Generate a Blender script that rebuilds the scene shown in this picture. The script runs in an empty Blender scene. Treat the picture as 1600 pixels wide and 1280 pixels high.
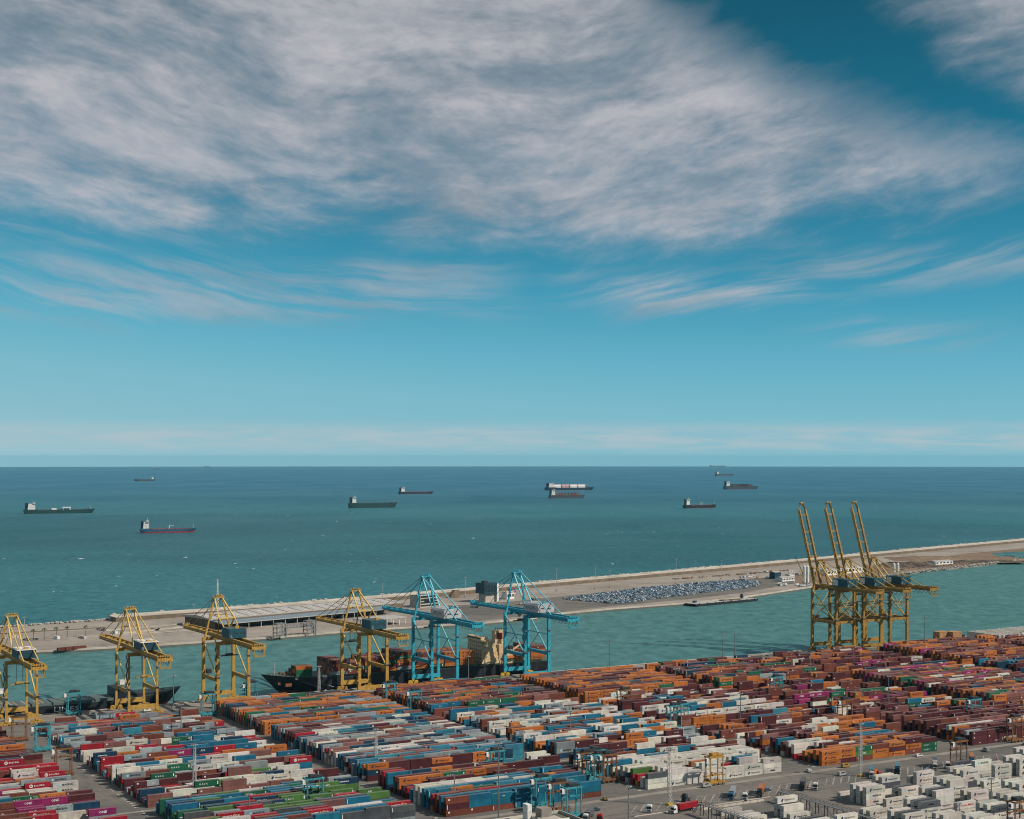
import bpy, bmesh, math, random
import numpy as np
from mathutils import Vector, Matrix

# ------------------------------------------------------------------ camera, sky, sun, exposure
sc = bpy.context.scene
C = sc.collection
F_PX, CAM_H, Y_HOR = 2335.0, 167.0, 713.0        # focal length (px of a 1600 px wide frame), height over the quay, level line
cd = bpy.data.cameras.new('camera'); cam = bpy.data.objects.new('camera', cd); C.objects.link(cam)
cd.sensor_width = 36.0; cd.sensor_fit = 'HORIZONTAL'; cd.lens = 36.0 * F_PX / 1600.0
cd.shift_y = (Y_HOR - 640.0) / 1600.0
cd.clip_start = 1.0; cd.clip_end = 200000.0
cam.location = (0, 0, CAM_H); cam.rotation_euler = (math.pi / 2, 0, 0)
sc.camera = cam

SUN_AZ, SUN_EL = math.radians(107), math.radians(40)      # azimuth clockwise from +Y, elevation
SUN_DIR = Vector((math.sin(SUN_AZ) * math.cos(SUN_EL), math.cos(SUN_AZ) * math.cos(SUN_EL), math.sin(SUN_EL)))
sd = bpy.data.lights.new('sun', 'SUN'); sd.energy = 4.8; sd.angle = math.radians(0.53); sd.color = (1.0, 0.90, 0.79)
sun = bpy.data.objects.new('sun', sd); C.objects.link(sun)
sun.rotation_euler = (-SUN_DIR).to_track_quat('-Z', 'Y').to_euler()

sc.view_settings.view_transform = 'Standard'; sc.view_settings.look = 'None'
sc.view_settings.exposure = -0.03; sc.view_settings.gamma = 1.0

cy = sc.cycles; cy.pixel_filter_type = 'BLACKMAN_HARRIS'; cy.filter_width = 1.05
cy.max_bounces = 4; cy.diffuse_bounces = 1; cy.glossy_bounces = 2; cy.transmission_bounces = 2; cy.volume_bounces = 0; cy.caustics_reflective = False; cy.caustics_refractive = False

class NT:
    """small helper round a node tree"""
    def __init__(s, tree): s.t = tree; s.n = tree.nodes; s.l = tree.links
    def node(s, typ, **kw):
        n = s.n.new(typ)
        for k, v in kw.items():
            if k == 'ins':
                for a, b in v.items(): s.set(n.inputs[a], b)
            else: setattr(n, k, v)
        return n
    def set(s, sock, v):
        if isinstance(v, bpy.types.NodeSocket): s.l.new(v, sock)
        elif isinstance(v, bpy.types.Node): s.l.new(v.outputs[0], sock)
        else: sock.default_value = v
    def m(s, op, a, b=0.0, c=None, clamp=False):
        n = s.n.new('ShaderNodeMath'); n.operation = op; n.use_clamp = clamp
        s.set(n.inputs[0], a); s.set(n.inputs[1], b)
        if c is not None: s.set(n.inputs[2], c)
        return n.outputs[0]
    def smooth(s, x, a, b):
        n = s.n.new('ShaderNodeMapRange'); n.interpolation_type = 'SMOOTHSTEP'
        s.set(n.inputs[0], x); n.inputs[1].default_value = a; n.inputs[2].default_value = b
        n.inputs[3].default_value = 0; n.inputs[4].default_value = 1
        return n.outputs[0]
    def lin(s, x, a, b, c, d):
        n = s.n.new('ShaderNodeMapRange'); s.set(n.inputs[0], x)
        for i, v in enumerate((a, b, c, d)): n.inputs[i + 1].default_value = v
        return n.outputs[0]
    def curve(s, x, pts, x0, x1, y0, y1):
        """piecewise linear function of x through pts, by a colour ramp"""
        r = s.n.new('ShaderNodeValToRGB'); e = r.color_ramp.elements
        s.set(r.inputs[0], s.lin(x, x0, x1, 0, 1))
        while len(e) < len(pts): e.new(0.5)
        for k, (px, py) in enumerate(pts):
            e[k].position = (px - x0) / (x1 - x0); v = (py - y0) / (y1 - y0); e[k].color = (v, v, v, 1)
        return s.lin(r.outputs[0], 0, 1, y0, y1)
    def noise(s, vec, scale, detail=4, rough=0.5, dist=0.0, dim='3D'):
        n = s.n.new('ShaderNodeTexNoise'); n.noise_dimensions = dim
        s.set(n.inputs['Vector'], vec); n.inputs['Scale'].default_value = scale
        n.inputs['Detail'].default_value = detail; n.inputs['Roughness'].default_value = rough
        n.inputs['Distortion'].default_value = dist
        return n.outputs['Fac']
    def mapv(s, vec, scale=(1, 1, 1), rot=(0, 0, 0), loc=(0, 0, 0)):
        n = s.n.new('ShaderNodeMapping'); s.set(n.inputs[0], vec)
        n.inputs['Location'].default_value = loc; n.inputs['Rotation'].default_value = rot; n.inputs['Scale'].default_value = scale
        return n.outputs[0]
    def mix(s, fac, a, b, typ='MIX'):
        n = s.n.new('ShaderNodeMix'); n.data_type = 'RGBA'; n.blend_type = typ
        s.set(n.inputs[0], fac); s.set(n.inputs[6], a); s.set(n.inputs[7], b)
        return n.outputs[2]
    def xyz(s, x, y, z):
        n = s.n.new('ShaderNodeCombineXYZ'); s.set(n.inputs[0], x); s.set(n.inputs[1], y); s.set(n.inputs[2], z)
        return n.outputs[0]
def rgb(*c): return (c[0], c[1], c[2], 1.0)

def make_world():
    w = bpy.data.worlds.new('World'); sc.world = w; w.use_nodes = True
    T = NT(w.node_tree); T.n.clear()
    out = T.node('ShaderNodeOutputWorld'); bg = T.node('ShaderNodeBackground')
    T.l.new(bg.outputs[0], out.inputs[0]); bg.inputs[1].default_value = 1.0
    d = T.node('ShaderNodeTexCoord').outputs['Generated']
    sp = T.node('ShaderNodeSeparateXYZ', ins={0: d}).outputs
    # the sea horizon dips 0.0068 rad below the level line seen from this height: lower the sky by that much
    z = T.m('ADD', sp[2], 0.0072)
    sky = T.node('ShaderNodeTexSky'); sky.sky_type = 'NISHITA'; sky.sun_disc = False
    sky.sun_elevation = SUN_EL; sky.sun_rotation = SUN_AZ
    sky.altitude = 100; sky.air_density = 1.0; sky.dust_density = 0.0; sky.ozone_density = 4.0
    zc = T.m('MAXIMUM', z, 0.0)
    T.set(sky.inputs[0], T.xyz(sp[0], sp[1], zc))
    # the photograph's teal grade: the sky's own luminance through a ramp of its hues
    lum = T.node('ShaderNodeRGBToBW', ins={0: sky.outputs[0]}).outputs[0]
    rp = T.node('ShaderNodeValToRGB'); e = rp.color_ramp.elements
    hue = [(0.0, (.003, .045, .085)), (.24, (.010, .105, .172)), (.33, (.018, .190, .315)), (.44, (.060, .330, .485)), (.53, (.130, .435, .575)), (.62, (.205, .495, .605)), (.70, (.250, .510, .600)), (1.0, (.45, .66, .72))]
    while len(e) < len(hue): e.new(.5)
    for k, (t, c) in enumerate(hue): e[k].position = t; e[k].color = rgb(*c)
    T.set(rp.inputs[0], T.m('MULTIPLY', lum, 0.1)); col = rp.outputs[0]
    az = T.m('ARCTAN2', sp[0], sp[1]); el = T.m('ARCSINE', T.m('MINIMUM', z, 1.0))
    A = T.m('MULTIPLY', az, 57.2958); E = T.m('MULTIPLY', el, 57.2958)          # degrees
    # the broad cirrus sheet: lower and upper edge as functions of azimuth
    lo = T.curve(A, [(-60, 12.5), (-19, 9.5), (-12, 8.7), (-6, 9.2), (-1, 8.5), (6, 7.9), (11, 9.2), (16, 9.9), (60, 12.0)], -60, 60, 0, 40)
    hi = T.curve(A, [(-60, 34), (-10, 30), (3, 20.5), (8, 17.0), (12, 14.4), (16, 13.0), (20, 12.2), (60, 14)], -60, 60, 0, 40)
    # fibres follow the sheet: coordinates along and across it, slowly warped
    cv = T.curve(A, [(-60, 12), (-19, 11.2), (-9, 9.2), (2, 8.8), (20, 12.5), (60, 20)], -60, 60, 0, 40)
    wa = T.noise(T.xyz(T.m('MULTIPLY', A, .07), T.m('MULTIPLY', E, .16), 2.0), 1.0, 3, 0.5)
    wb = T.noise(T.xyz(T.m('MULTIPLY', A, .09), T.m('MULTIPLY', E, .2), 7.0), 1.0, 3, 0.5)
    S_ = T.m('ADD', A, T.m('MULTIPLY', T.m('SUBTRACT', wa, .5), 4.0))
    Tt = T.m('ADD', T.m('SUBTRACT', E, cv), T.m('MULTIPLY', T.m('SUBTRACT', wb, .5), 2.0))
    def fib(sx, sy, seed, det, ro): return T.noise(T.xyz(T.m('MULTIPLY', S_, sx), T.m('MULTIPLY', Tt, sy), seed), 1.0, det, ro)
    n1 = fib(.11, .30, 1.0, 8, .56); n2 = fib(.34, 0.95, 4.0, 10, .60); n4 = fib(1.5, 3.0, 9.0, 6, .6); n3 = fib(.09, .30, 12.0, 5, .55); n5 = fib(.14, 1.5, 15.0, 9, .60)
    wob = T.m('ADD', T.m('MULTIPLY', T.m('SUBTRACT', n1, 0.5), 3.4), T.m('MULTIPLY', T.m('SUBTRACT', n2, 0.5), 2.8))
    Ew = T.m('ADD', E, wob)
    sheet = T.m('MULTIPLY', T.smooth(T.m('SUBTRACT', Ew, lo), -0.9, 2.0), T.smooth(T.m('SUBTRACT', hi, Ew), -0.3, 2.8))
    lo2 = T.curve(A, [(-60, 40), (9, 40), (12.5, 17.5), (16, 14.6), (20, 12.8), (60, 20)], -60, 60, 0, 40)
    corner = T.m('MULTIPLY', T.smooth(T.m('SUBTRACT', Ew, lo2), -0.6, 3.2), 0.85)
    big = T.m('MAXIMUM', sheet, corner)
    tex = T.m('ADD', T.m('ADD', T.m('MULTIPLY', n2, 0.42), T.m('MULTIPLY', n4, 0.22)), T.m('MULTIPLY', n1, 0.42))
    dens = T.m('MULTIPLY', big, T.lin(tex, 0.34, 0.66, 0.36, 0.98), clamp=True)
    # thin streaks below the sheet
    def streak(a0, a1, e0, e1, s):
        az_m = T.m('MULTIPLY', T.smooth(A, a0, a0 + 6), T.m('SUBTRACT', 1.0, T.smooth(A, a1 - 6, a1)))
        Es = T.m('ADD', E, T.m('MULTIPLY', T.m('SUBTRACT', n1, 0.5), 2.6))
        mid = T.m('MULTIPLY', T.smooth(Es, e0, e0 + 1.1), T.m('SUBTRACT', 1.0, T.smooth(Es, e1 - 1.1, e1)))
        return T.m('MULTIPLY', T.m('MULTIPLY', az_m, mid), T.m('MULTIPLY', T.smooth(n5, 0.36, 0.66), s))
    for a in ((-45, 2, 5.0, 8.3, 0.52), (0, 14.5, 5.6, 7.9, 0.75), (9.5, 19.5, 4.0, 5.8, 0.6), (6, 45, 6.4, 8.8, 0.42), (-45, -6, 7.6, 9.8, .30)):
        dens = T.m('MAXIMUM', dens, streak(*a))
    # pale bank of cloud low over the horizon
    nb = T.noise(T.xyz(T.m('MULTIPLY', A, 0.35), T.m('MULTIPLY', E, 3.2), 0.0), 0.9, 6, 0.6, 0.4)
    bank = T.m('MULTIPLY', T.m('MULTIPLY', T.smooth(E, 0.35, 0.95), T.m('SUBTRACT', 1.0, T.smooth(T.m('ADD', E, T.m('MULTIPLY', nb, .6)), 1.6, 2.2))), T.lin(nb, 0.38, 0.62, 0.30, 1.0))
    up = T.smooth(T.m('ADD', E, T.m('MULTIPLY', n1, 14)), 24, 42)  # unseen cloud overhead, kept thin to weaken the sky fill
    dens = T.m('MINIMUM', T.m('MAXIMUM', dens, T.m('MULTIPLY', up, T.m('MULTIPLY', T.smooth(n1, 0.45, 0.7), 0.5))), 0.93)
    shade = T.smooth(T.m('ADD', T.m('MULTIPLY', n3, 0.6), T.m('MULTIPLY', n2, 0.4)), 0.36, 0.62)
    cc = T.mix(shade, rgb(0.27, 0.32, 0.375), rgb(0.525, 0.515, 0.55))
    col = T.mix(T.m('MULTIPLY', bank, 0.9), col, rgb(0.42, 0.54, 0.59))
    fin = T.mix(dens, col, cc)
    T.l.new(fin, bg.inputs[0])
    w.cycles.sampling_method = 'MANUAL'; w.cycles.sample_map_resolution = 512
make_world()

# ------------------------------------------------------------------ site frame: p along the quay, q towards the water
TH = math.radians(30); CU, SU = math.cos(TH), math.sin(TH)
WATER = -3.0; R_EARTH = 7.43e6
def at(p, q, z=0.0): return Vector((p * CU - q * SU, p * SU + q * CU, z))
def ground(x, y, z=0.0):
    """survey: photo point (1600 px frame) on the level z -> world point"""
    k = (CAM_H - z) / (y - Y_HOR); return Vector(((x - 800) * k, F_PX * k, z))
def pq(v): return v.x * CU + v.y * SU, -v.x * SU + v.y * CU
def screen(v): return 800 + F_PX * v.x / v.y, Y_HOR + F_PX * (CAM_H - v.z) / v.y, F_PX / v.y
def sea_z(x, y): return WATER - (x * x + y * y) / (2 * R_EARTH)
def sea_point(x, y):
    a = (y - Y_HOR) / F_PX; d = 1500.0
    for _ in range(60): d = (CAM_H - WATER) / max(a - d / (2 * R_EARTH), 1e-4)
    d = min(d, 47000.0)
    X = (x - 800) / F_PX * d
    return Vector((X, d, sea_z(X, d)))

# ------------------------------------------------------------------ materials
MATS = {}
def mat(name, color, rough=0.6, metal=0.0, var=0.15, scale=0.6, grime=None, grime_amt=0.35, bump=0.0, gscale=0.25, streak=False):
    """painted or raw surface: base colour with noise variation and grime of its own pattern"""
    if name in MATS: return MATS[name]
    m = bpy.data.materials.new(name); m.use_nodes = True; T = NT(m.node_tree)
    b = T.n['Principled BSDF']; b.inputs['Roughness'].default_value = rough; b.inputs['Metallic'].default_value = metal; b.inputs['Specular IOR Level'].default_value = 0.25
    geo = T.node('ShaderNodeNewGeometry').outputs['Position']
    n = T.noise(geo, scale, 5, 0.6)
    dark = rgb(*[c * (1 - var * 1.6) for c in color]); lite = rgb(*[min(1, c * (1 + var)) for c in color])
    col = T.mix(T.smooth(n, 0.3, 0.7), dark, lite)
    if grime:
        v = T.mapv(geo, scale=(1, 1, 0.15)) if streak else geo
        g = T.noise(v, gscale, 6, 0.65, 0.3)
        col = T.mix(T.m('MULTIPLY', T.smooth(g, 0.48, 0.72), grime_amt), col, rgb(*grime))
    T.l.new(col, b.inputs['Base Color'])
    if bump:
        bp = T.node('ShaderNodeBump'); bp.inputs['Strength'].default_value = bump; bp.inputs['Distance'].default_value = 0.1
        T.l.new(n, bp.inputs['Height']); T.l.new(bp.outputs[0], b.inputs['Normal'])
    MATS[name] = m; return m
RUST = (0.10, 0.045, 0.02)
mat('crane_yellow', (0.43, 0.255, 0.055), 0.55, grime=RUST, grime_amt=0.45, streak=True, gscale=0.4)
mat('crane_yellow_light', (0.60, 0.42, 0.13), 0.55, grime=RUST, grime_amt=0.25)
mat('crane_ochre', (0.33, 0.19, 0.04), 0.55, grime=RUST, grime_amt=0.6, streak=True, gscale=0.4)
mat('crane_cyan', (0.03, 0.33, 0.43), 0.5, grime=(0.06, 0.16, 0.19), grime_amt=0.5, streak=True, gscale=0.4)
mat('crane_cyan_light', (0.16, 0.52, 0.60), 0.5)
mat('house_teal', (0.014, 0.052, 0.075), 0.5, grime=(0.05, 0.06, 0.06), grime_amt=0.4)
mat('house_blue', (0.014, 0.075, 0.105), 0.5, grime=(0.05, 0.06, 0.06), grime_amt=0.4)
mat('house_grey', (0.46, 0.45, 0.46), 0.55, grime=(0.25, 0.24, 0.24), grime_amt=0.4)
mat('white_paint', (0.70, 0.69, 0.66), 0.5, grime=(0.42, 0.39, 0.35), grime_amt=0.4)
mat('cream_paint', (0.58, 0.43, 0.25), 0.5, grime=(0.30, 0.2, 0.12), grime_amt=0.4, streak=True, gscale=0.3)
mat('dark_steel', (0.035, 0.037, 0.04), 0.5)
mat('grey_steel', (0.22, 0.22, 0.22), 0.5, 0.3)
mat('pale_steel', (0.42, 0.42, 0.40), 0.5, 0.2)
mat('rust_steel', (0.20, 0.085, 0.035), 0.7, grime=(0.08, 0.05, 0.035), grime_amt=0.6)
mat('rubber', (0.018, 0.018, 0.018), 0.8)
mat('glass', (0.02, 0.03, 0.035), 0.12)
mat('straddle_cyan', (0.045, 0.27, 0.32), 0.5, grime=(0.02, 0.05, 0.06), grime_amt=0.85, gscale=.5)
mat('straddle_brown', (0.20, 0.085, 0.035), 0.6, grime=(0.05, 0.035, 0.03), grime_amt=0.6)
mat('straddle_yellow', (0.40, 0.21, 0.035), 0.55, grime=(0.12, 0.07, 0.03), grime_amt=0.5)
mat('hull_black', (0.014, 0.018, 0.024), 0.45, grime=(0.04, 0.035, 0.03), grime_amt=0.5, streak=True)
mat('hull_navy', (0.012, 0.03, 0.05), 0.45)
mat('hull_green', (0.018, 0.05, 0.05), 0.45)
mat('hull_blue', (0.02, 0.10, 0.17), 0.45)
mat('hull_grey', (0.06, 0.075, 0.09), 0.45)
mat('boot_red', (0.24, 0.035, 0.04), 0.6, grime=(0.1, 0.03, 0.03))
mat('deck_green', (0.05, 0.09, 0.075), 0.7, grime=(0.12, 0.08, 0.05))
mat('deck_red', (0.22, 0.06, 0.045), 0.7)
mat('deck_pink', (0.50, 0.30, 0.33), 0.6)
mat('hatch_green', (0.10, 0.14, 0.135), 0.7, grime=(0.18, 0.14, 0.10), grime_amt=0.6)
mat('letter_white', (0.72, 0.72, 0.70), 0.6, var=0.03)
mat('letter_navy', (0.012, 0.02, 0.05), 0.6, var=0.03)
mat('letter_red', (0.45, 0.03, 0.05), 0.6, var=0.03)
mat('orange_paint', (0.55, 0.15, 0.025), 0.5)
mat('red_paint', (0.42, 0.025, 0.03), 0.4)
mat('blue_paint', (0.02, 0.12, 0.24), 0.4)
mat('navy_paint', (0.012, 0.03, 0.06), 0.4)
mat('yellow_paint', (0.55, 0.36, 0.04), 0.55)
mat('line_paint', (0.40, 0.39, 0.36), 0.7, var=0.5, scale=0.9)
mat('wood', (0.42, 0.22, 0.10), 0.8)
mat('roof_pale', (0.40, 0.385, 0.36), 0.7, grime=(0.30, 0.28, 0.26), gscale=0.06)
mat('roof_blue_grey', (0.18, 0.23, 0.26), 0.5)
mat('concrete', (0.24, 0.215, 0.185), 0.85, grime=(0.20, 0.17, 0.14), gscale=0.05, scale=0.08)
mat('concrete_pale', (0.46, 0.42, 0.36), 0.85, grime=(0.30, 0.25, 0.20), gscale=0.04, scale=0.06)
mat('wall_brown', (0.165, 0.125, 0.088), 0.9, grime=(0.09, 0.07, 0.05), grime_amt=0.7, gscale=0.05, scale=0.1)
mat('quay_wall', (0.13, 0.125, 0.11), 0.9, grime=(0.05, 0.05, 0.045), gscale=0.1)
mat('roof_olive', (0.11, 0.12, 0.085), 0.9, grime=(0.18, 0.16, 0.12), gscale=0.1)
mat('rock', (0.36, 0.34, 0.31), 0.9, grime=(0.2, 0.18, 0.15), gscale=0.2)
mat('leaf', (0.05, 0.08, 0.03), 0.8, var=0.4)
mat('bark', (0.10, 0.075, 0.05), 0.9)

def ground_mat(name, base, dark, pale, s=1.0, tracks=True):
    m = bpy.data.materials.new(name); m.use_nodes = True; T = NT(m.node_tree)
    b = T.n['Principled BSDF']; b.inputs['Roughness'].default_value = 0.9; b.inputs['Specular IOR Level'].default_value = 0.15
    geo = T.node('ShaderNodeNewGeometry').outputs['Position']
    site = T.mapv(geo, rot=(0, 0, -TH))
    n1 = T.noise(geo, 0.012 * s, 6, 0.6, 0.4); n2 = T.noise(geo, 0.11 * s, 6, 0.65, 0.3); n3 = T.noise(geo, 1.3 * s, 3, 0.6)
    col = T.mix(T.smooth(n1, 0.35, 0.65), rgb(*base), rgb(*pale))
    col = T.mix(T.m('MULTIPLY', T.smooth(n2, 0.48, 0.68), 0.55), col, rgb(*dark))
    if tracks:   # tyre marks running with the lanes, and the joints between slabs laid at different times
        tr = T.noise(T.mapv(site, scale=(0.012, 0.55, 1)), 1.0, 4, 0.6)
        col = T.mix(T.m('MULTIPLY', T.smooth(tr, 0.50, 0.66), 0.45), col, rgb(*dark))
        tr2 = T.noise(T.mapv(site, scale=(0.5, 0.01, 1), loc=(5, 3, 0)), 1.0, 4, 0.6)
        col = T.mix(T.m('MULTIPLY', T.smooth(tr2, 0.55, 0.7), 0.3), col, rgb(*dark))
        vo = T.node('ShaderNodeTexVoronoi'); vo.distance = 'CHEBYCHEV'; vo.inputs['Scale'].default_value = 1.0; vo.inputs['Randomness'].default_value = 0.55
        T.set(vo.inputs['Vector'], T.mapv(site, scale=(0.018, 0.03, 0.0)))
        col = T.mix(T.m('MULTIPLY', T.node('ShaderNodeSeparateColor', ins={0: vo.outputs['Color']}).outputs[0], 0.45), col, rgb(*pale))
    col = T.mix(T.m('MULTIPLY', T.smooth(n3, 0.4, 0.75), 0.25), col, rgb(*dark))
    T.l.new(col, b.inputs['Base Color'])
    MATS[name] = m; return m
ground_mat('terminal_asphalt', (0.115, 0.111, 0.103), (0.058, 0.057, 0.055), (0.185, 0.167, 0.145))
ground_mat('mole_ground', (0.24, 0.205, 0.172), (0.12, 0.10, 0.085), (0.35, 0.31, 0.265), 0.9)
ground_mat('earth', (0.17, 0.115, 0.075), (0.085, 0.06, 0.042), (0.24, 0.17, 0.115), 0.7, False)

def sea_material():
    m = bpy.data.materials.new('sea_water'); m.use_nodes = True; T = NT(m.node_tree); T.n.clear()
    out = T.node('ShaderNodeOutputMaterial')
    geo = T.node('ShaderNodeNewGeometry').outputs['Position']
    sp = T.node('ShaderNodeSeparateXYZ', ins={0: geo}).outputs
    w1 = T.noise(T.mapv(geo, scale=(0.022, 0.05, 0.0), rot=(0, 0, 0.15)), 1.0, 8, 0.62)
    w2 = T.noise(T.mapv(geo, scale=(0.0022, 0.0009, 0.0)), 1.0, 5, 0.6, 0.4)
    w3 = T.noise(T.mapv(geo, scale=(0.10, 0.22, 0.0), rot=(0, 0, 0.2)), 1.0, 4, 0.6)
    bands = T.noise(T.mapv(geo, scale=(0.00028, 0.00075, 0.0), loc=(3, 1, 0)), 1.0, 5, 0.55, 0.3)  # cloud-shadow streaks painted into the water colour, with current and wind bands
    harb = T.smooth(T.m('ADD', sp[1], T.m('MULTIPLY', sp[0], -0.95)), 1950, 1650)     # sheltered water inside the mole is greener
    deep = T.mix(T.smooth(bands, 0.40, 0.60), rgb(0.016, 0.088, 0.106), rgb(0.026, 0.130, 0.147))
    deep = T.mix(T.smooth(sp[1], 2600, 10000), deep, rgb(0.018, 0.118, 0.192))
    col = T.mix(harb, deep, rgb(0.055, 0.155, 0.147))
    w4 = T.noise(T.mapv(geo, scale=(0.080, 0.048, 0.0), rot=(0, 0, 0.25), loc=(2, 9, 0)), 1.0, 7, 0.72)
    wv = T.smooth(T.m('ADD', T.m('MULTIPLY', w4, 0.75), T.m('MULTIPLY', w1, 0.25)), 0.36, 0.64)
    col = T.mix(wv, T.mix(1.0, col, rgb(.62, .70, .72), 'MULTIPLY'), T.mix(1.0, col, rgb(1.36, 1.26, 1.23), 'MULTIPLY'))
    # whitecaps
    fo = T.noise(T.mapv(geo, scale=(0.055, 0.020, 0.0), loc=(11, 3, 0)), 1.0, 3, 0.55)
    fo2 = T.noise(T.mapv(geo, scale=(0.0035, 0.0035, 0.0)), 1.0, 2, 0.5)
    cap = T.m('MULTIPLY', T.smooth(fo, 0.70, 0.725), T.m('MULTIPLY', T.smooth(fo2, 0.42, 0.6), T.m('SUBTRACT', 1.0, harb)))
    col = T.mix(cap, col, rgb(0.6, 0.65, 0.66))
    dif = T.node('ShaderNodeBsdfDiffuse', ins={0: col})
    bp = T.node('ShaderNodeBump'); bp.inputs['Strength'].default_value = 0.55; bp.inputs['Distance'].default_value = 2.0
    T.set(bp.inputs['Height'], T.m('ADD', T.m('MULTIPLY', w1, 1.0), T.m('MULTIPLY', w3, 0.35)))
    gl = T.node('ShaderNodeBsdfGlossy'); gl.inputs['Roughness'].default_value = 0.32; gl.inputs['Color'].default_value = (0.8, 0.95, 1, 1)
    T.l.new(bp.outputs[0], gl.inputs['Normal'])
    mx = T.node('ShaderNodeMixShader'); T.l.new(dif.outputs[0], mx.inputs[1]); T.l.new(gl.outputs[0], mx.inputs[2])
    T.set(mx.inputs[0], T.lin(w2, 0.3, 0.7, 0.10, 0.20))
    T.l.new(mx.outputs[0], out.inputs[0])
    MATS['sea_water'] = m
sea_material()

def container_mat(name, use_attr):
    m = bpy.data.materials.new(name); m.use_nodes = True; T = NT(m.node_tree)
    b = T.n['Principled BSDF']; b.inputs['Roughness'].default_value = 0.55
    if use_attr:
        a = T.node('ShaderNodeAttribute'); a.attribute_name = 'Col'; base = a.outputs['Color']
    else:
        base = T.node('ShaderNodeObjectInfo').outputs['Color']
    g = T.node('ShaderNodeNewGeometry'); geo = g.outputs['Position']
    n = T.noise(geo, 0.16, 4, 0.6); n2 = T.noise(T.mapv(geo, scale=(1, 1, 0.25)), 0.9, 4, 0.65)
    b.inputs['Specular IOR Level'].default_value = 0.18
    col = T.mix(T.smooth(n, 0.3, 0.72), T.mix(1.0, base, rgb(0.74, 0.74, 0.76), 'MULTIPLY'), T.mix(1.0, base, rgb(1.06, 1.05, 1.04), 'MULTIPLY'))
    col = T.mix(T.m('MULTIPLY', T.smooth(n2, 0.52, 0.72), 0.55), col, T.mix(1.0, col, rgb(0.55, 0.50, 0.46), 'MULTIPLY'))
    n5 = T.noise(geo, 2.2, 3, 0.6)
    col = T.mix(T.m('MULTIPLY', T.smooth(n5, 0.66, 0.74), 0.5), col, rgb(0.07, 0.035, 0.02))
    up = T.node('ShaderNodeSeparateXYZ', ins={0: g.outputs['True Normal']}).outputs[2]
    dust_sun = T.m('MULTIPLY', T.smooth(up, 0.8, 0.95), T.lin(n2, 0.3, 0.7, 0.06, 0.24))      # roofs: dust and fading, plus a sunlit tone put into the colour
    col = T.mix(dust_sun, col, rgb(0.42, 0.37, 0.33))
    T.l.new(col, b.inputs['Base Color'])
    MATS[name] = m; return m
container_mat('container_paint', False); container_mat('container_mass', True)

# ------------------------------------------------------------------ mesh helpers
class MB:
    def __init__(s): s.v = []; s.f = []; s.mi = []; s.k = 0
    def add(s, vs, fs):
        o = len(s.v); s.v += [tuple(x) for x in vs]; s.f += [tuple(o + i for i in q) for q in fs]; s.mi += [s.k] * len(fs); return s
    def box(s, x0, x1, y0, y1, z0, z1):
        return s.add([(x0, y0, z0), (x1, y0, z0), (x1, y1, z0), (x0, y1, z0), (x0, y0, z1), (x1, y0, z1), (x1, y1, z1), (x0, y1, z1)],
                     [(0, 3, 2, 1), (4, 5, 6, 7), (0, 1, 5, 4), (1, 2, 6, 5), (2, 3, 7, 6), (3, 0, 4, 7)])
    def bar(s, a, b, w, h=None, w2=None, h2=None):
        """beam from a to b, width w (level), height h"""
        a, b = Vector(a), Vector(b); h = h or w; w2 = w2 or w; h2 = h2 or h
        d = (b - a).normalized(); up = Vector((0, 0, 1)) if abs(d.z) < 0.95 else Vector((0, 1, 0))
        sx = d.cross(up).normalized(); sy = sx.cross(d).normalized(); vs = []
        for c, ww, hh in ((a, w, h), (b, w2, h2)):
            for i, j in ((-1, -1), (1, -1), (1, 1), (-1, 1)): vs.append(c + sx * (i * ww / 2) + sy * (j * hh / 2))
        return s.add(vs, [(0, 1, 2, 3), (7, 6, 5, 4), (0, 4, 5, 1), (1, 5, 6, 2), (2, 6, 7, 3), (3, 7, 4, 0)])
    def tube(s, a, b, r, n=8, r2=None):
        a, b = Vector(a), Vector(b); r2 = r if r2 is None else r2
        d = (b - a).normalized(); up = Vector((0, 0, 1)) if abs(d.z) < 0.95 else Vector((0, 1, 0))
        sx = d.cross(up).normalized(); sy = sx.cross(d); vs = []
        for c, rr in ((a, r), (b, r2)):
            for i in range(n):
                t = 2 * math.pi * i / n; vs.append(c + sx * (rr * math.cos(t)) + sy * (rr * math.sin(t)))
        fs = [(i, (i + 1) % n, n + (i + 1) % n, n + i) for i in range(n)] + [tuple(range(n - 1, -1, -1)), tuple(range(n, 2 * n))]
        return s.add(vs, fs)
    def prism(s, poly, z0, z1):
        n = len(poly)
        vs = [(x, y, z0) for x, y in poly] + [(x, y, z1) for x, y in poly]
        return s.add(vs, [(i, (i + 1) % n, n + (i + 1) % n, n + i) for i in range(n)] + [tuple(range(n - 1, -1, -1)), tuple(range(n, 2 * n))])
    def extrude_x(s, prof, x0, x1):
        """profile in (y, z) run along x"""
        n = len(prof); vs = [(x0, y, z) for y, z in prof] + [(x1, y, z) for y, z in prof]
        return s.add(vs, [(i, (i + 1) % n, n + (i + 1) % n, n + i) for i in range(n)] + [tuple(range(n - 1, -1, -1)), tuple(range(n, 2 * n))])
    def mesh(s, name, mats):
        me = bpy.data.meshes.new(name); me.from_pydata(s.v, [], s.f)
        for m in (mats if isinstance(mats, (list, tuple)) else [mats]): me.materials.append(MATS[m])
        if s.k or any(s.mi): me.polygons.foreach_set('material_index', s.mi)
        bm = bmesh.new(); bm.from_mesh(me); bmesh.ops.recalc_face_normals(bm, faces=bm.faces); bm.to_mesh(me); bm.free()
        return me
    def build(s, name, mats, parent=None):
        o = bpy.data.objects.new(name, s.mesh(name, mats)); C.objects.link(o)
        if parent: o.parent = parent
        return o
def box(*a): return MB().box(*a)
def bar(*a): return MB().bar(*a)
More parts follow.
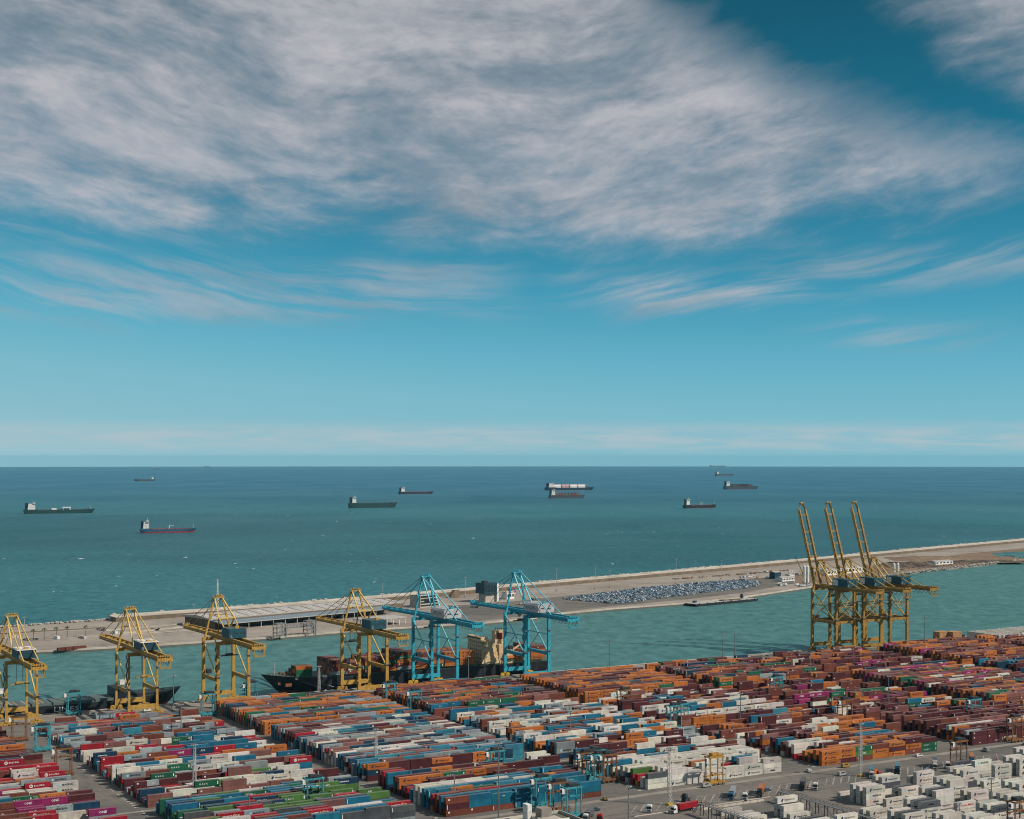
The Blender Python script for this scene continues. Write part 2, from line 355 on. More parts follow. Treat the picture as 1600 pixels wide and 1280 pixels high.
def tube(*a): return MB().tube(*a)
def tag(o, label=None, cat=None, group=None, kind=None):
    for k, v in (('label', label), ('category', cat), ('group', group), ('kind', kind)):
        if v: o[k] = v
    return o
def empty(name, loc=(0, 0, 0), rz=TH):
    o = bpy.data.objects.new(name, None); o.empty_display_size = 1; C.objects.link(o); o.location = loc; o.rotation_euler = (0, 0, rz); return o
def kids(o, table):
    return table.get(o, [])
def copy_tree(root, loc, rz, label=None):
    """a copy of a thing with copies of its parts and sub-parts"""
    r = root.copy(); C.objects.link(r); r.location = loc; r.rotation_euler = (0, 0, rz)
    if label: r['label'] = label
    for ch in PARTS(root):
        c = ch.copy(); C.objects.link(c); c.parent = r
        for g in PARTS(ch):
            d = g.copy(); C.objects.link(d); d.parent = c
    return r
_pt = {}
def PARTS(o):
    if o.name not in _pt: _pt[o.name] = list(o.children)
    return _pt[o.name]
def ordinal(n):
    w = ['zeroth', 'first', 'second', 'third', 'fourth', 'fifth', 'sixth', 'seventh', 'eighth', 'ninth', 'tenth', 'eleventh', 'twelfth', 'thirteenth', 'fourteenth', 'fifteenth', 'sixteenth', 'seventeenth', 'eighteenth', 'nineteenth', 'twentieth']
    if n < len(w): return w[n]
    return 'twenty-' + w[n - 20] if n < 30 else ('thirtieth' if n == 30 else 'thirty-' + w[n - 30])
TXT = {}
def text_mesh(body, height=1.0, bold=0.0):
    """flat lettering as (verts, faces), lower left corner at the origin"""
    key = (body, height, bold)
    if key not in TXT:
        cu = bpy.data.curves.new('t', 'FONT'); cu.body = body; cu.size = height / 0.72; cu.resolution_u = 1; cu.offset = bold
        o = bpy.data.objects.new('t', cu); C.objects.link(o)
        dg = bpy.context.evaluated_depsgraph_get(); me = bpy.data.meshes.new_from_object(o.evaluated_get(dg))
        vs = [(v.co.x, v.co.y) for v in me.vertices]; fs = [tuple(p.vertices) for p in me.polygons]
        x0 = min(v[0] for v in vs)
        TXT[key] = ([(x - x0, y) for x, y in vs], fs, max(v[0] for v in vs) - x0)
        bpy.data.objects.remove(o); bpy.data.curves.remove(cu); bpy.data.meshes.remove(me)
    return TXT[key]
def letters(name, body, h, m, parent, x, y, z, face='-y', width=None, bold=0.02):
    vs, fs, w = text_mesh(body, h, bold); k = (width / w) if width else 1.0; mb = MB()
    if face == '-y': P3 = [(x + a * k, y, z + b) for a, b in vs]
    elif face == '-x': P3 = [(x, y - a * k, z + b) for a, b in vs]
    else: P3 = [(x + a * k, y + b, z) for a, b in vs]
    mb.add(P3, fs); me = bpy.data.meshes.new(name); me.from_pydata(mb.v, [], mb.f); me.materials.append(MATS[m])
    o = bpy.data.objects.new(name, me); C.objects.link(o); o.parent = parent; return o
# ------------------------------------------------------------------ the setting: sea, terminal, mole
def make_sea():
    rs = [250, 600, 900, 1200, 1600, 2100, 2800, 3700, 5000, 7000, 9500, 13000, 18000, 24000, 31000, 38000, 44000, 48000, 52000, 58000]
    N = 180; vs = []; fs = []
    for r in rs:
        for i in range(N):
            a = 2 * math.pi * i / N; x, y = r * math.cos(a), r * math.sin(a); vs.append((x, y, sea_z(x, y)))
    for k in range(len(rs) - 1):
        for i in range(N):
            j = (i + 1) % N; fs.append((k * N + i, k * N + j, (k + 1) * N + j, (k + 1) * N + i))
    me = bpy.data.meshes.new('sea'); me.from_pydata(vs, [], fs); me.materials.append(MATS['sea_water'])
    for p in me.polygons: p.use_smooth = True
    o = bpy.data.objects.new('sea', me); C.objects.link(o); tag(o, kind='structure')
make_sea()

QE = 989.0                                   # quay edge
def site_poly(pts): return [at(p, q)[:2] for p, q in pts]
o = MB().prism(site_poly([(-900, -900), (2600, -900), (2600, QE), (-900, QE)]), -8, 0.0).build('terminal_ground', 'terminal_asphalt'); tag(o, kind='structure')
# pale concrete apron and coping along the quay edge, 4 mm sheets and a low kerb
MB().prism(site_poly([(-900, 962), (2600, 962), (2600, QE - 1.2), (-900, QE - 1.2)]), -0.1, 0.004).build('quay_apron', 'concrete', o)
kerb = MB().prism(site_poly([(-900, QE - 1.2), (2600, QE - 1.2), (2600, QE + 0.15), (-900, QE + 0.15)]), -1.2, 0.18).build('quay_kerb', 'concrete_pale', o)
MB().prism(site_poly([(-900, QE + 0.02), (2600, QE + 0.02), (2600, QE + 0.3), (-900, QE + 0.3)]), -7.5, -1.2).build('quay_wall', 'quay_wall', o)
for q in (956.0, 986.0):
    MB().prism(site_poly([(-900, q - .12), (2600, q - .12), (2600, q + .12), (-900, q + .12)]), -0.05, 0.03).build('crane_rail', 'dark_steel', o)
# worn pale concrete strips beside the lanes between the blocks
for q0, q1 in ((603.5, 608.0), (694.5, 697.0), (842.0, 844.5)):
    MB().prism(site_poly([(60, q0), (1500, q0), (1500, q1), (60, q1)]), -0.05, 0.004).build('concrete_strip', 'concrete', o)
# painted parking bays for lorries, all along the road
mk = MB(); hd = Vector((math.sin(math.radians(14.5)), math.cos(math.radians(14.5)), 0)); hn = Vector((hd.y, -hd.x, 0))
for k in range(48):
    if k % 8 in (3, 6): continue
    v = at(398 + k * 5.2, 578)
    for off in (0.0, 3.3):
        w = v + hn * off
        mk.prism([(w.x, w.y), (w.x + hn.x * .22, w.y + hn.y * .22), (w.x + hn.x * .22 + hd.x * 17, w.y + hn.y * .22 + hd.y * 17), (w.x + hd.x * 17, w.y + hd.y * 17)], 0.0, 0.006)
    w = v + hd * 17.1; mk.prism([(w.x, w.y), (w.x + hn.x * 3.5, w.y + hn.y * 3.5), (w.x + hn.x * 3.5 + hd.x * .22, w.y + hn.y * 3.5 + hd.y * .22), (w.x + hd.x * .22, w.y + hd.y * .22)], 0.0, 0.0065)
tag(mk.build('parking_lines', 'line_paint', o), kind='stuff')
mk = MB()
for b in range(9):                            # worn pale row numbers and end bars painted at the block ends
    for s in range(3):
        for r in range(20):
            p = 205 + 114 * b - 5.2; q = 615 + 90 * s + r * 4.5
            if random.Random(b * 91 + s * 7 + r).random() < 0.6: mk.prism(site_poly([(p, q - .9), (p + 1.7, q - .9), (p + 1.7, q + .9), (p, q + .9)]), 0.0, 0.006)
tag(mk.build('row_marks', 'line_paint', o), kind='stuff')
# fenders and bollards on the quay edge
for k in range(46):
    p = 190 + k * 19.5
    w = at(p, QE); sx, sy, s = screen(w)
    if -20 < sx < 1620:
        e = MB().tube((0, 0, 0), (0, 0, .55), .22, 10, .2).tube((0, 0, .55), (0, 0, .8), .34, 10, .26).build('bollard', 'dark_steel'); e.location = at(p, QE - .6, .18); e.rotation_euler = (0, 0, TH)
        tag(e, 'small dark mooring bollard on the quay edge kerb', 'bollard', 'mooring bollards along the quay edge')

# ---- the mole across the channel
def W(p, q): return Vector((p * CU - q * SU, p * SU + q * CU, 0))
near = [ground(x, y, -3) for x, y in ((-300, 1037), (0, 1025), (100, 1020), (250, 1011.5), (440, 999), (560, 989), (760, 976.5), (838, 969), (842, 965.5), (950, 955), (1080, 945), (1160, 936.5), (1250, 922.5), (1300, 915), (1380, 903), (1440, 894.5), (1520, 886), (1600, 877), (1800, 862))]
far = [ground(x, y, -3) for x, y in ((-300, 997), (0, 984), (165, 972), (420, 954), (700, 930), (1000, 903), (1240, 881), (1450, 861), (1600, 847), (1800, 832))]
poly = [(v.x, v.y) for v in near] + [(v.x, v.y) for v in reversed(far)]
mole = MB().prism(poly, -8, -0.6).build('mole_ground', 'mole_ground'); tag(mole, kind='structure')
# quay face of the mole: a coping, with rubble at the right hand end
def strip(line, off0, off1, z0, z1):
    """band along a polyline, offset to the left of its direction by off0..off1"""
    pts = [Vector((v.x, v.y, 0)) for v in line]; a = []; b = []
    for i, v in enumerate(pts):
        d = (pts[min(i + 1, len(pts) - 1)] - pts[max(i - 1, 0)]).normalized(); n = Vector((-d.y, d.x, 0))
        a.append(v + n * off0); b.append(v + n * off1)
    mb = MB(); n = len(pts)
    vs = []
    for i in range(n):
        vs += [(a[i].x, a[i].y, z0), (b[i].x, b[i].y, z0), (b[i].x, b[i].y, z1), (a[i].x, a[i].y, z1)]
    fs = []
    for i in range(n - 1):
        o_ = 4 * i
        for k in range(4): fs.append((o_ + k, o_ + (k + 1) % 4, o_ + 4 + (k + 1) % 4, o_ + 4 + k))
    fs += [(0, 1, 2, 3), tuple(4 * (n - 1) + k for k in (3, 2, 1, 0))]
    return mb.add(vs, fs)
def smooth_line(line, step=25.0):
    out = []
    for a, b in zip(line[:-1], line[1:]):
        n = max(1, int((b - a).length / step))
        for i in range(n): out.append(a.lerp(b, i / n))
    out.append(line[-1]); return out
strip(near[:14], -0.4, 2.5, -7, -0.25).build('mole_kerb', 'concrete_pale', mole)
strip(near[:14], -0.9, -0.42, -7, -1.6).build('mole_quay_wall', 'quay_wall', mole)
# breakwater: inner wall, pale crest road, outer slope of rubble
bw = far[2:]
wall_line = smooth_line([v.copy() for v in bw], 40)
bwo = empty('breakwater', wall_line[0], 0); L0 = bwo.location.copy()
def rel(line): return [v - L0 for v in line]
rl = rel(wall_line)
strip(rl, -26.0, -12.0, -5, 6.6).build('crest_wall', 'wall_brown', bwo)
strip(rl, -25.85, -12.2, 6.58, 7.1).build('crest_road', 'concrete_pale', bwo)
strip(rl, -12.2, -9.6, -5, 8.2).build('parapet', 'concrete_pale', bwo)
strip(rl, -34.0, -26.0, -2, 1.4).build('wall_footing', 'concrete', bwo)
strip(rl, -58.0, -50.0, -2, -0.592).build('service_road', 'concrete_pale', bwo)
strip(rl, -78.0, -74.0, -2, -0.592).build('concrete_lane', 'concrete_pale', bwo)
strip(rl, -46.0, -44.5, -2, 0.6).build('low_wall', 'concrete_pale', bwo)
tag(bwo, 'long pale breakwater wall with brown inner face behind the mole', 'breakwater')
rnd = random.Random(5)
def rock_mesh(r, seed):
    rr = random.Random(seed); bm = bmesh.new(); bmesh.ops.create_icosphere(bm, subdivisions=1, radius=r)
    for v in bm.verts: v.co *= rr.uniform(0.72, 1.2); v.co.z *= 0.75
    me = bpy.data.meshes.new('boulder'); bm.to_mesh(me); bm.free(); me.materials.append(MATS['rock']); return me
rocks = [rock_mesh(1.0, k) for k in range(5)]
def scatter_rocks(name, line, lo, hi, n, r0, r1, z0, slope, seed, mat_='rock'):
    rr = random.Random(seed); V = []; Fc = []
    base = [([v.co.copy() for v in m.vertices], [tuple(p.vertices) for p in m.polygons]) for m in rocks]
    seg = smooth_line(line, 12)
    for _ in range(n):
        i = rr.randrange(len(seg) - 1); a, b = seg[i], seg[i + 1]; d = (b - a).normalized(); nn = Vector((-d.y, d.x, 0))
        t = rr.random(); off = lo + (hi - lo) * t; P0 = a.lerp(b, rr.random()) + nn * off; P0.z = z0 - slope * t
        r = rr.uniform(r0, r1); vs, fs = base[rr.randrange(5)]; M = Matrix.Rotation(rr.uniform(0, 6.28), 3, 'Z'); o_ = len(V)
        V += [tuple(M @ (v * r) + P0) for v in vs]; Fc += [tuple(o_ + k for k in f) for f in fs]
    me = bpy.data.meshes.new(name); me.from_pydata(V, [], Fc); me.materials.append(MATS[mat_])
    o_ = bpy.data.objects.new(name, me); C.objects.link(o_); return o_
o = scatter_rocks('armour_rocks', bw, -10, 2, 1700, 1.8, 3.6, 5.0, 8.0, 3); tag(o, 'pale armour boulders on the sea side of the breakwater', 'rocks', kind='stuff')
o = scatter_rocks('shore_rocks', far[:3], -6, 3, 420, 1.2, 2.8, 0.6, 2.5, 4); tag(o, 'white and grey shore boulders along the left end of the mole', 'rocks', kind='stuff')
o = scatter_rocks('rubble_shore', near[13:], -4, 3, 500, 1.0, 2.2, -0.8, -1.2, 6); tag(o, 'brown rubble edge where the mole meets the channel', 'rocks', kind='stuff')
# low left hand wall of the mole
lw = [ground(x, y, 0) for x, y in ((-200, 998), (0, 990), (165, 980))]
lwo = strip(rel(lw), -1.0, 1.0, -1, 3.2).build('sea_wall', 'wall_brown'); lwo.location = L0; tag(lwo, 'low brown sea wall at the left end of the mole', 'wall')

# earth flats, dark mound and lagoon towards the right end
def sheet(pts, z, name, m, parent):
    return MB().prism([ground(x, y, z)[:2] for x, y in pts], z - .25, z).build(name, m, parent)
sheet([(1235, 897), (1300, 891), (1400, 880), (1500, 866), (1640, 853), (1640, 868), (1550, 880), (1440, 891), (1380, 899), (1290, 912), (1245, 912)], -0.594, 'earth_flat', 'earth', mole)
sheet([(690, 948), (800, 940), (905, 929), (960, 925), (1090, 910), (1190, 903), (1240, 905), (1240, 912), (1170, 925), (1080, 936), (960, 947), (905, 953), (850, 960), (700, 975)], -0.59, 'car_park_surface', 'terminal_asphalt', mole)
def lagoon():
    pts = [(1549, 865), (1575, 862.5), (1640, 860.5), (1640, 870), (1600, 872), (1560, 870)]
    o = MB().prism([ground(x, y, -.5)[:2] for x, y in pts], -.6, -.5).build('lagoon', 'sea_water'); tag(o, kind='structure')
lagoon()
def mound(name, x0, x1, y, hgt, depth, m, label, seed):
    a, b = ground(x0, y, 0), ground(x1, y, 0); rr = random.Random(seed); n = 26; d = (b - a); nn = Vector((-d.y, d.x, 0)).normalized() * depth
    vs = []; fs = []; rows = [(-.5, 0), (-.3, .5), (-.08, 1), (.2, .9), (.5, 0)]
    for i in range(n + 1):
        t = i / n; e = min(1, 6 * t, 6 * (1 - t)) * rr.uniform(.75, 1.1)
        for c, h in rows: v = a + d * t + nn * (c * rr.uniform(.85, 1.15)); vs.append((v.x, v.y, -0.7 + hgt * h * e))
    for i in range(n):
        for k in range(4): fs.append((i * 5 + k, i * 5 + k + 1, i * 5 + 6 + k, i * 5 + 5 + k))
    mb = MB(); mb.add(vs, fs); o = mb.build(name, m); tag(o, label, 'mound')
mat('mound_dark', (0.10, 0.075, 0.055), 0.95, var=.4, scale=.06)
mound('spoil_mound', 1372, 1465, 884, 6.5, 60, 'mound_dark', 'long dark spoil heap on the bare earth of the mole', 1)
mound('earth_bank', 1385, 1600, 873, 4.0, 110, 'earth', 'broad brown earth bank below the breakwater at far right', 2)
mound('spoil_mound', 1480, 1600, 877.5, 3.0, 40, 'mound_dark', 'low dark heap beside the lagoon at far right', 3)
# ------------------------------------------------------------------ quay cranes
def zigzag(mb, x, y, z0, z1, dx, dy, step=3.2, w=.16):
    """stair flights climbing a leg"""
    z = z0; s = 0
    while z < z1 - step * .5:
        a = (x, y + (0 if s else dy), z); b = (x, y + (dy if s else 0), z + step); mb.bar(a, b, .75, .14)
        mb.bar((a[0], a[1], a[2] + 1.0), (b[0], b[1], b[2] + 1.0), .07, .07); mb.box(x - .5, x + .5, min(b[1], y) - .1 if s == 0 else b[1] - .5, b[1] + .5, z + step - .08, z + step); z += step; s = 1 - s
    for yy in (y, y + dy): mb.bar((x + .4, yy, z0), (x + .4, yy, z1), .12, .12)
def railing(mb, a, b, h=1.1, n=10):
    a, b = Vector(a), Vector(b)
    for zz in (h * .5, h): mb.bar(a + Vector((0, 0, zz)), b + Vector((0, 0, zz)), .07, .07)
    for i in range(n + 1): v = a.lerp(b, i / n); mb.bar(v, v + Vector((0, 0, h)), .07, .07)
def sts_crane(p, label, kind, W_, zg, apex, back, tip, paint, light, house, boom_up=False, portal=18.0, leg=1.9, spread_y=None):
    """ship to shore crane: local x along the quay, y to the water, landside rail y=0, waterside y=30"""
    G = 30.0; hx = W_ / 2; R_ = empty('quay_crane', at(p, 956.0))
    tag(R_, label, 'crane', 'quay cranes along the terminal edge')
    base = 4.6
    # bogies
    for x in (-hx, hx):
        for y in (0, G):
            b = MB(); b.box(x - 4.0, x + 4.0, y - .45, y + .45, 1.2, 2.0); b.box(x - 1.0, x + 1.0, y - .8, y + .8, 2.2, base - .9)
            for s in (-1, 1): b.box(x + s * 2.2 - 1.3, x + s * 2.2 + 1.3, y - .52, y + .52, 1.9, 2.7)
            for k in range(8): wx = x - 3.7 + k * 1.06; b.tube((wx, y - .3, .5), (wx, y + .3, .5), .48, 10)
            for k in range(4): wx = x - 3.1 + k * 2.07; b.box(wx - .7, wx + .7, y - .45, y + .45, .5, 1.3)
            b.build('bogie', 'yellow_paint' if 'cyan' in paint else paint, R_)
    for y in (0, G): MB().box(-hx - leg * .6, hx + leg * .6, y - leg * .45, y + leg * .45, base - 1.0, base + 1.9).build('sill_beam', paint, R_)
    tall = kind == 'tall'
    for x in (-hx, hx):
        for y in (0, G):
            l = MB(); l.bar((x, y, base + 1.9), (x, y, zg + .5), leg, leg * .8, leg * .8, leg * .8)
            if tall:    # curved knees where the legs meet the portal beam and the sill
                for s in (1,):
                    sg = 1 if y == 0 else -1
                    for kx in range(5):
                        t0, t1 = kx / 5, (kx + 1) / 5
                        l.bar((x, y + sg * (.6 + 5.5 * (1 - math.cos(t0 * 1.57))), portal - 7 + 7 * math.sin(t0 * 1.57)), (x, y + sg * (.6 + 5.5 * (1 - math.cos(t1 * 1.57))), portal - 7 + 7 * math.sin(t1 * 1.57)), 1.3, 1.0)
                    sx = 1 if x < 0 else -1
                    for kx in range(5):
                        t0, t1 = kx / 5, (kx + 1) / 5
                        l.bar((x + sx * (.6 + 4.5 * (1 - math.cos(t0 * 1.57))), y, portal - 7 + 7 * math.sin(t0 * 1.57)), (x + sx * (.6 + 4.5 * (1 - math.cos(t1 * 1.57))), y, portal - 7 + 7 * math.sin(t1 * 1.57)), 1.2, 1.2)
            l.build('leg', paint, R_)
        MB().box(x - leg * .38, x + leg * .38, leg * .4, G - leg * .4, portal - 1.0, portal + 1.4).build('portal_beam', paint, R_)
        # long raking brace from the waterside top to the landside portal
        MB().tube((x, G - 1, zg - 1), (x, 1, portal + 1.2), .5, 8).build('brace', light, R_)
        if kind in ('blue', 'tall'):
            MB().tube((x, 1, portal + (zg - portal) * .52), (x, G - 1, portal + (zg - portal) * .52), .35, 8).build('brace', paint, R_)
            MB().tube((x, G - 1, portal + 1), (x, G * .5, portal + (zg - portal) * .5), .35, 8).build('brace', light, R_)
    for y in (0, G): MB().box(-hx - .9, hx + .9, y - .8, y + .8, zg - .4, zg + 1.8).build('cross_beam', paint, R_)
    if tall:
        for y in (0, G):
            MB().box(-hx + .5, hx - .5, y - .6, y + .6, portal - .8, portal + 1.2).build('cross_beam', paint, R_)
            for s in (-1, 1): MB().tube((s * (hx - .5), y, portal + 2), (-s * (hx - .5), y, portal + (zg - portal) * .5), .32, 8).build('brace', paint, R_)
            MB().tube((-hx, y, portal + (zg - portal) * .5), (hx, y, portal + (zg - portal) * .5), .32, 8).build('brace', paint, R_)
            for s in (-1, 1): MB().tube((s * (hx - .5), y, zg - 1), (0, y, portal + (zg - portal) * .5), .3, 8).build('brace', light, R_)
    # girders from the back end to the hinge
    gx = 3.4; hinge = G + 3.5
    for x in (-gx, gx):
        MB().box(x - .65, x + .65, -back, hinge, zg + 1.8, zg + 4.4).build('girder', paint, R_)
    tie = MB()
    for k in range(9):
        y = -back + .8 + k * (hinge + back - 2) / 8
        tie.box(-gx + .6, gx - .6, y - .35, y + .35, zg + 2.1, zg + 3.2)
    for s in (-1, 1):
        tie.box(s * (gx + .7) - .5, s * (gx + .7) + .5, -back, hinge - 1, zg + 1.5, zg + 1.75); railing(tie, (s * (gx + 1.1), -back, zg + 1.7), (s * (gx + 1.1), hinge - 1, zg + 1.7), 1.1, 24)
    tie.build('girder_walkway', paint, R_)
    end = MB().box(-gx - 1.4, gx + 1.4, -back - .7, -back + .3, zg + 1.4, zg + 4.2)
    for s in (-1, 1):
        end.box(s * 3.2 - .2, s * 3.2 + .2, -back - 1.7, -back - 1.3, zg - 2.6, zg + 2.6); end.bar((s * 3.2, -back + 4, zg + 1.8), (s * 3.2, -back - 1.4, zg - 2.4), .22, .22); railing(end, (s * (gx + 1.6), -back - 1.4, zg + 4.8), (s * (gx + 1.6), -back + .6, zg + 4.8), 1.1, 3)
    end.box(-3.6, 3.6, -back - 2.2, -back + 1.0, zg - 2.9, zg - 2.6); railing(end, (-3.6, -back - 2.2, zg - 2.6), (3.6, -back - 2.2, zg - 2.6), 1.1, 5)
    for k in range(5): end.tube((-3 + 1.5 * k, -back - 1.5, zg + 4.9), (-3 + 1.5 * k, -back - .4, zg + 4.9), .6, 8)
    end.build('girder_end_frame', paint, R_)
    fe = MB()
    for k in range(7):                       # cable loops hanging under the back girder
        y0 = -back + 2 + k * 4.6
        pts = [(gx + 1.2, y0 + 4.4 * t / 6, zg + 1.2 - 3.4 * math.sin(math.pi * t / 6)) for t in range(7)]
        for a, b in zip(pts[:-1], pts[1:]): fe.bar(a, b, .22, .22)
    fe.build('festoon_cable', 'dark_steel', R_)
    # boom
    bm_ = MB(); L = tip - hinge
    if boom_up:
        d = Vector((0, boom_up[0], boom_up[1])).normalized(); L = math.hypot(*boom_up)
    else: d = Vector((0, 1, -0.012)).normalized()
    nrm = Vector((0, -d.z, d.y)); o0 = Vector((0, hinge, zg + 3.1))
    def B(x, t, h=0.0): return o0 + Vector((x, 0, 0)) + d * t + nrm * h
    for s in (-1, 1):
        bm_.bar(B(s * gx, 0), B(s * gx, L - 5), 1.2, 2.4, 1.0, 1.6); bm_.bar(B(s * gx, L - 5.2), B(s * 1.7, L), 1.0, 1.6)
    bm_.bar(B(-1.9, L), B(1.9, L), 1.6, 1.8)
    for t in (4, 15, 26, 37, 48, L - 10):
        if t < L - 6: bm_.bar(B(-gx, t), B(gx, t), .8, 1.0)
    bm_.build('boom', paint, R_)
    wk = MB()
    for s in (-1, 1):
        wk.bar(B(s * (gx + 1.0), 1, -.9), B(s * (gx + 1.0), L - 5, -.9), .9, .18)
        for k in range(25):
            t = 1 + (L - 6) * k / 24; wk.bar(B(s * (gx + 1.4), t, -.9), B(s * (gx + 1.4), t, .3), .08, .08)
        wk.bar(B(s * (gx + 1.4), 1, .3), B(s * (gx + 1.4), L - 5, .3), .08, .08)
    if boom_up:
        for k in range(12):
            t = 3 + (L - 12) * k / 12; wk.bar(B(-gx, t), B(-gx, t + (L - 12) / 24, 2.4), .25, .25); wk.bar(B(-gx, t + (L - 12) / 24, 2.4), B(-gx, t + (L - 12) / 12), .25, .25)
            wk.bar(B(gx, t), B(gx, t + (L - 12) / 24, 2.4), .25, .25); wk.bar(B(gx, t + (L - 12) / 24, 2.4), B(gx, t + (L - 12) / 12), .25, .25)
    for k in range(3): wk.tube(B(-1.5 + 1.5 * k, L + .3, 1.2), B(-.9 + 1.5 * k, L + .3, 1.2), .8, 8)
    wk.build('boom_walkway', light if boom_up else paint, R_)
    # A-frame over the waterside legs, stays
    ax = 2.6; top = zg + 3
    for s in (-1, 1):
        MB().bar((s * (hx - 1.2), G, zg + 1.8), (s * ax, G + .6, apex), 1.3, 1.3, .9, .9).build('mast_leg', paint, R_)
        if kind == 'wide':
            MB().bar((s * ax, G, apex - .5), (s * 5.4, G - 17, zg + 16), .85, .85).build('back_leg', light, R_)
            MB().bar((s * 5.4, G - 17, zg + 16), (s * gx, G - 9, zg + 4.3), .8, .8).build('back_leg', paint, R_)
            MB().tube((s * 5.4, G - 17, zg + 16), (s * 4.6, -6, zg + 4.4), .38, 8).build('backstay', light, R_)
        else:
            MB().bar((s * ax, G + .2, apex - .5), (s * gx, 9, zg + 4.3), .8, .8).build('back_leg', light, R_)
            MB().tube((s * (ax + .6), G - .6, apex), (s * 4.4, -back * .55, zg + 4.4), .42, 8).build('backstay', light, R_)
        if not boom_up:
            for fr in (.50, .93): MB().tube((s * ax, G + 1, apex - .3), tuple(B(s * gx, L * fr, 1.2)), .20, 6).build('forestay', paint, R_)
        else:
            MB().tube((s * ax, G + 1, apex - .3), tuple(B(s * gx, L * .30, 0)), .2, 6).build('forestay', paint, R_)
    if kind == 'wide': MB().bar((-5.6, G - 17, zg + 16), (5.6, G - 17, zg + 16), .9, .9).build('mast_tie', light, R_)
    hm = apex - (apex - zg) * .42; fr_ = .58
    MB().bar((-(hx - 1.2) * (1 - fr_) - ax * fr_, G + .3, zg + (apex - zg) * fr_), ((hx - 1.2) * (1 - fr_) + ax * fr_, G + .3, zg + (apex - zg) * fr_), .7, .7).build('mast_tie', paint, R_)
    ah = MB().box(-ax - 1.4, ax + 1.4, G - .9, G + 1.6, apex - .4, apex + .5)
    for s in (-1, 0, 1): ah.tube((s * 1.8 - .3, G + .4, apex + 1), (s * 1.8 + .3, G + .4, apex + 1), 1.0, 10)
    railing(ah, (-ax - 1.3, G - .8, apex + .5), (ax + 1.3, G - .8, apex + .5), 1.2, 6); railing(ah, (-ax - 1.3, G + 1.5, apex + .5), (ax + 1.3, G + 1.5, apex + .5), 1.2, 6)
    ah.bar((ax, G, apex + .5), (ax, G, apex + 3), .12, .12)
    ah.build('mast_head', paint, R_)
    # machinery house
    hw, y0, y1, hh = {'narrow': (5.5, -14, 2, 5.0), 'wide': (6.0, -9, 6, 6.2), 'blue': (7.0, -13, 8, 6.4), 'tall': (6.0, -9, 9, 6.5)}[kind]
    z0 = zg + 4.6
    if kind == 'blue':
        prof = [(-hw, z0), (hw, z0), (hw, z0 + hh * .8), (hw * .8, z0 + hh), (-hw * .8, z0 + hh), (-hw, z0 + hh * .8)]
        mh = MB(); n = len(prof); vs = [(x, y0, z) for x, z in prof] + [(x, y1, z) for x, z in prof]
        mh.add(vs, [(i, (i + 1) % n, n + (i + 1) % n, n + i) for i in range(n)] + [tuple(range(n - 1, -1, -1)), tuple(range(n, 2 * n))]); H_ = mh.build('machine_house', house, R_)
        st = MB()
        for k in range(4): st.bar((-hw - .03, 4 - k * 3.4, z0 + 2.2 + (k % 2) * 1.6), (-hw - .03, .8 - k * 3.4, z0 + 3.8 - (k % 2) * 1.6), .3, .3)
        st.box(-4.5, -1.5, y0 - .05, y0 - .01, z0 + 2.6, z0 + 3.4); st.box(1, 4, y0 - .05, y0 - .01, z0 + 2.2, z0 + 3.0)
        st.build('emblem', 'house_teal', H_)
    else:
        H_ = MB().box(-hw, hw, y0, y1, z0, z0 + hh).build('machine_house', house, R_)
        if kind == 'narrow': MB().box(-hw - .4, hw + .4, y0 - .4, y1 + .4, z0 + hh, z0 + hh + .5).build('roof', 'white_paint', H_)
        if kind == 'tall': MB().box(-hw - .06, -hw - .02, y1 - 6.5, y1 - .8, z0 + .8, z0 + hh - .8).build('sign_panel', 'white_paint', H_)
        if kind == 'wide':
            sgn = MB()
            for k in range(4): sgn.box(-3 + 2.2 * k, -1.9 + 2.2 * k, y0 - .05, y0 - .01, z0 + 2.8, z0 + 4.0)
            sgn.build('louvre', 'dark_steel', H_)
    dr = MB().box(-hw + 1, -hw + 2.1, y0 - .08, y0 - .02, z0 + .1, z0 + 2.3); dr.build('door', 'grey_steel', H_)
    rl_ = MB(); railing(rl_, (-hw + .2, y0 + .2, z0 + hh), (hw - .2, y0 + .2, z0 + hh), 1.1, 8); railing(rl_, (-hw + .2, y0 + .2, z0 + hh), (-hw + .2, y1 - .2, z0 + hh), 1.1, 10)
    rl_.box(-1, 1.5, y0 + 2, y0 + 4.5, z0 + hh, z0 + hh + 1.4); rl_.build('roof_railing', paint, H_)
    # trolley with cab, spreader on ropes
    ty = spread_y if spread_y is not None else 12.0
    tr = MB().box(-gx - .4, gx + .4, ty - 3, ty + 3, zg + .5, zg + 1.5); tr.tube((-2.6, ty, zg + 1.8), (2.6, ty, zg + 1.8), .6, 10)
    tr.build('trolley', 'dark_steel', R_)
    cb = MB().box(1.0, 3.6, ty + 3.1, ty + 5.8, zg - 2.4, zg + .6).build('operator_cab', 'pale_steel', R_)
    MB().box(1.15, 3.45, ty + 5.82, ty + 5.86, zg - 2.2, zg - .2).build('window', 'glass', cb)
    sh = 14.0 if kind == 'narrow' else (9.0 if kind == 'wide' else 5.0)
    sp_ = MB().box(-6.1, 6.1, ty - .3, ty + .3, zg - sh, zg - sh + .7); sp_.box(-6.1, -5.6, ty - 1.2, ty + 1.2, zg - sh - .1, zg - sh + .5); sp_.box(5.6, 6.1, ty - 1.2, ty + 1.2, zg - sh - .1, zg - sh + .5); sp_.box(-2.4, 2.4, ty - 1.1, ty + 1.1, zg - sh + .7, zg - sh + 1.7)
    sp_.build('spreader', 'crane_yellow' if kind == 'narrow' else 'dark_steel', R_)
    rp = MB()
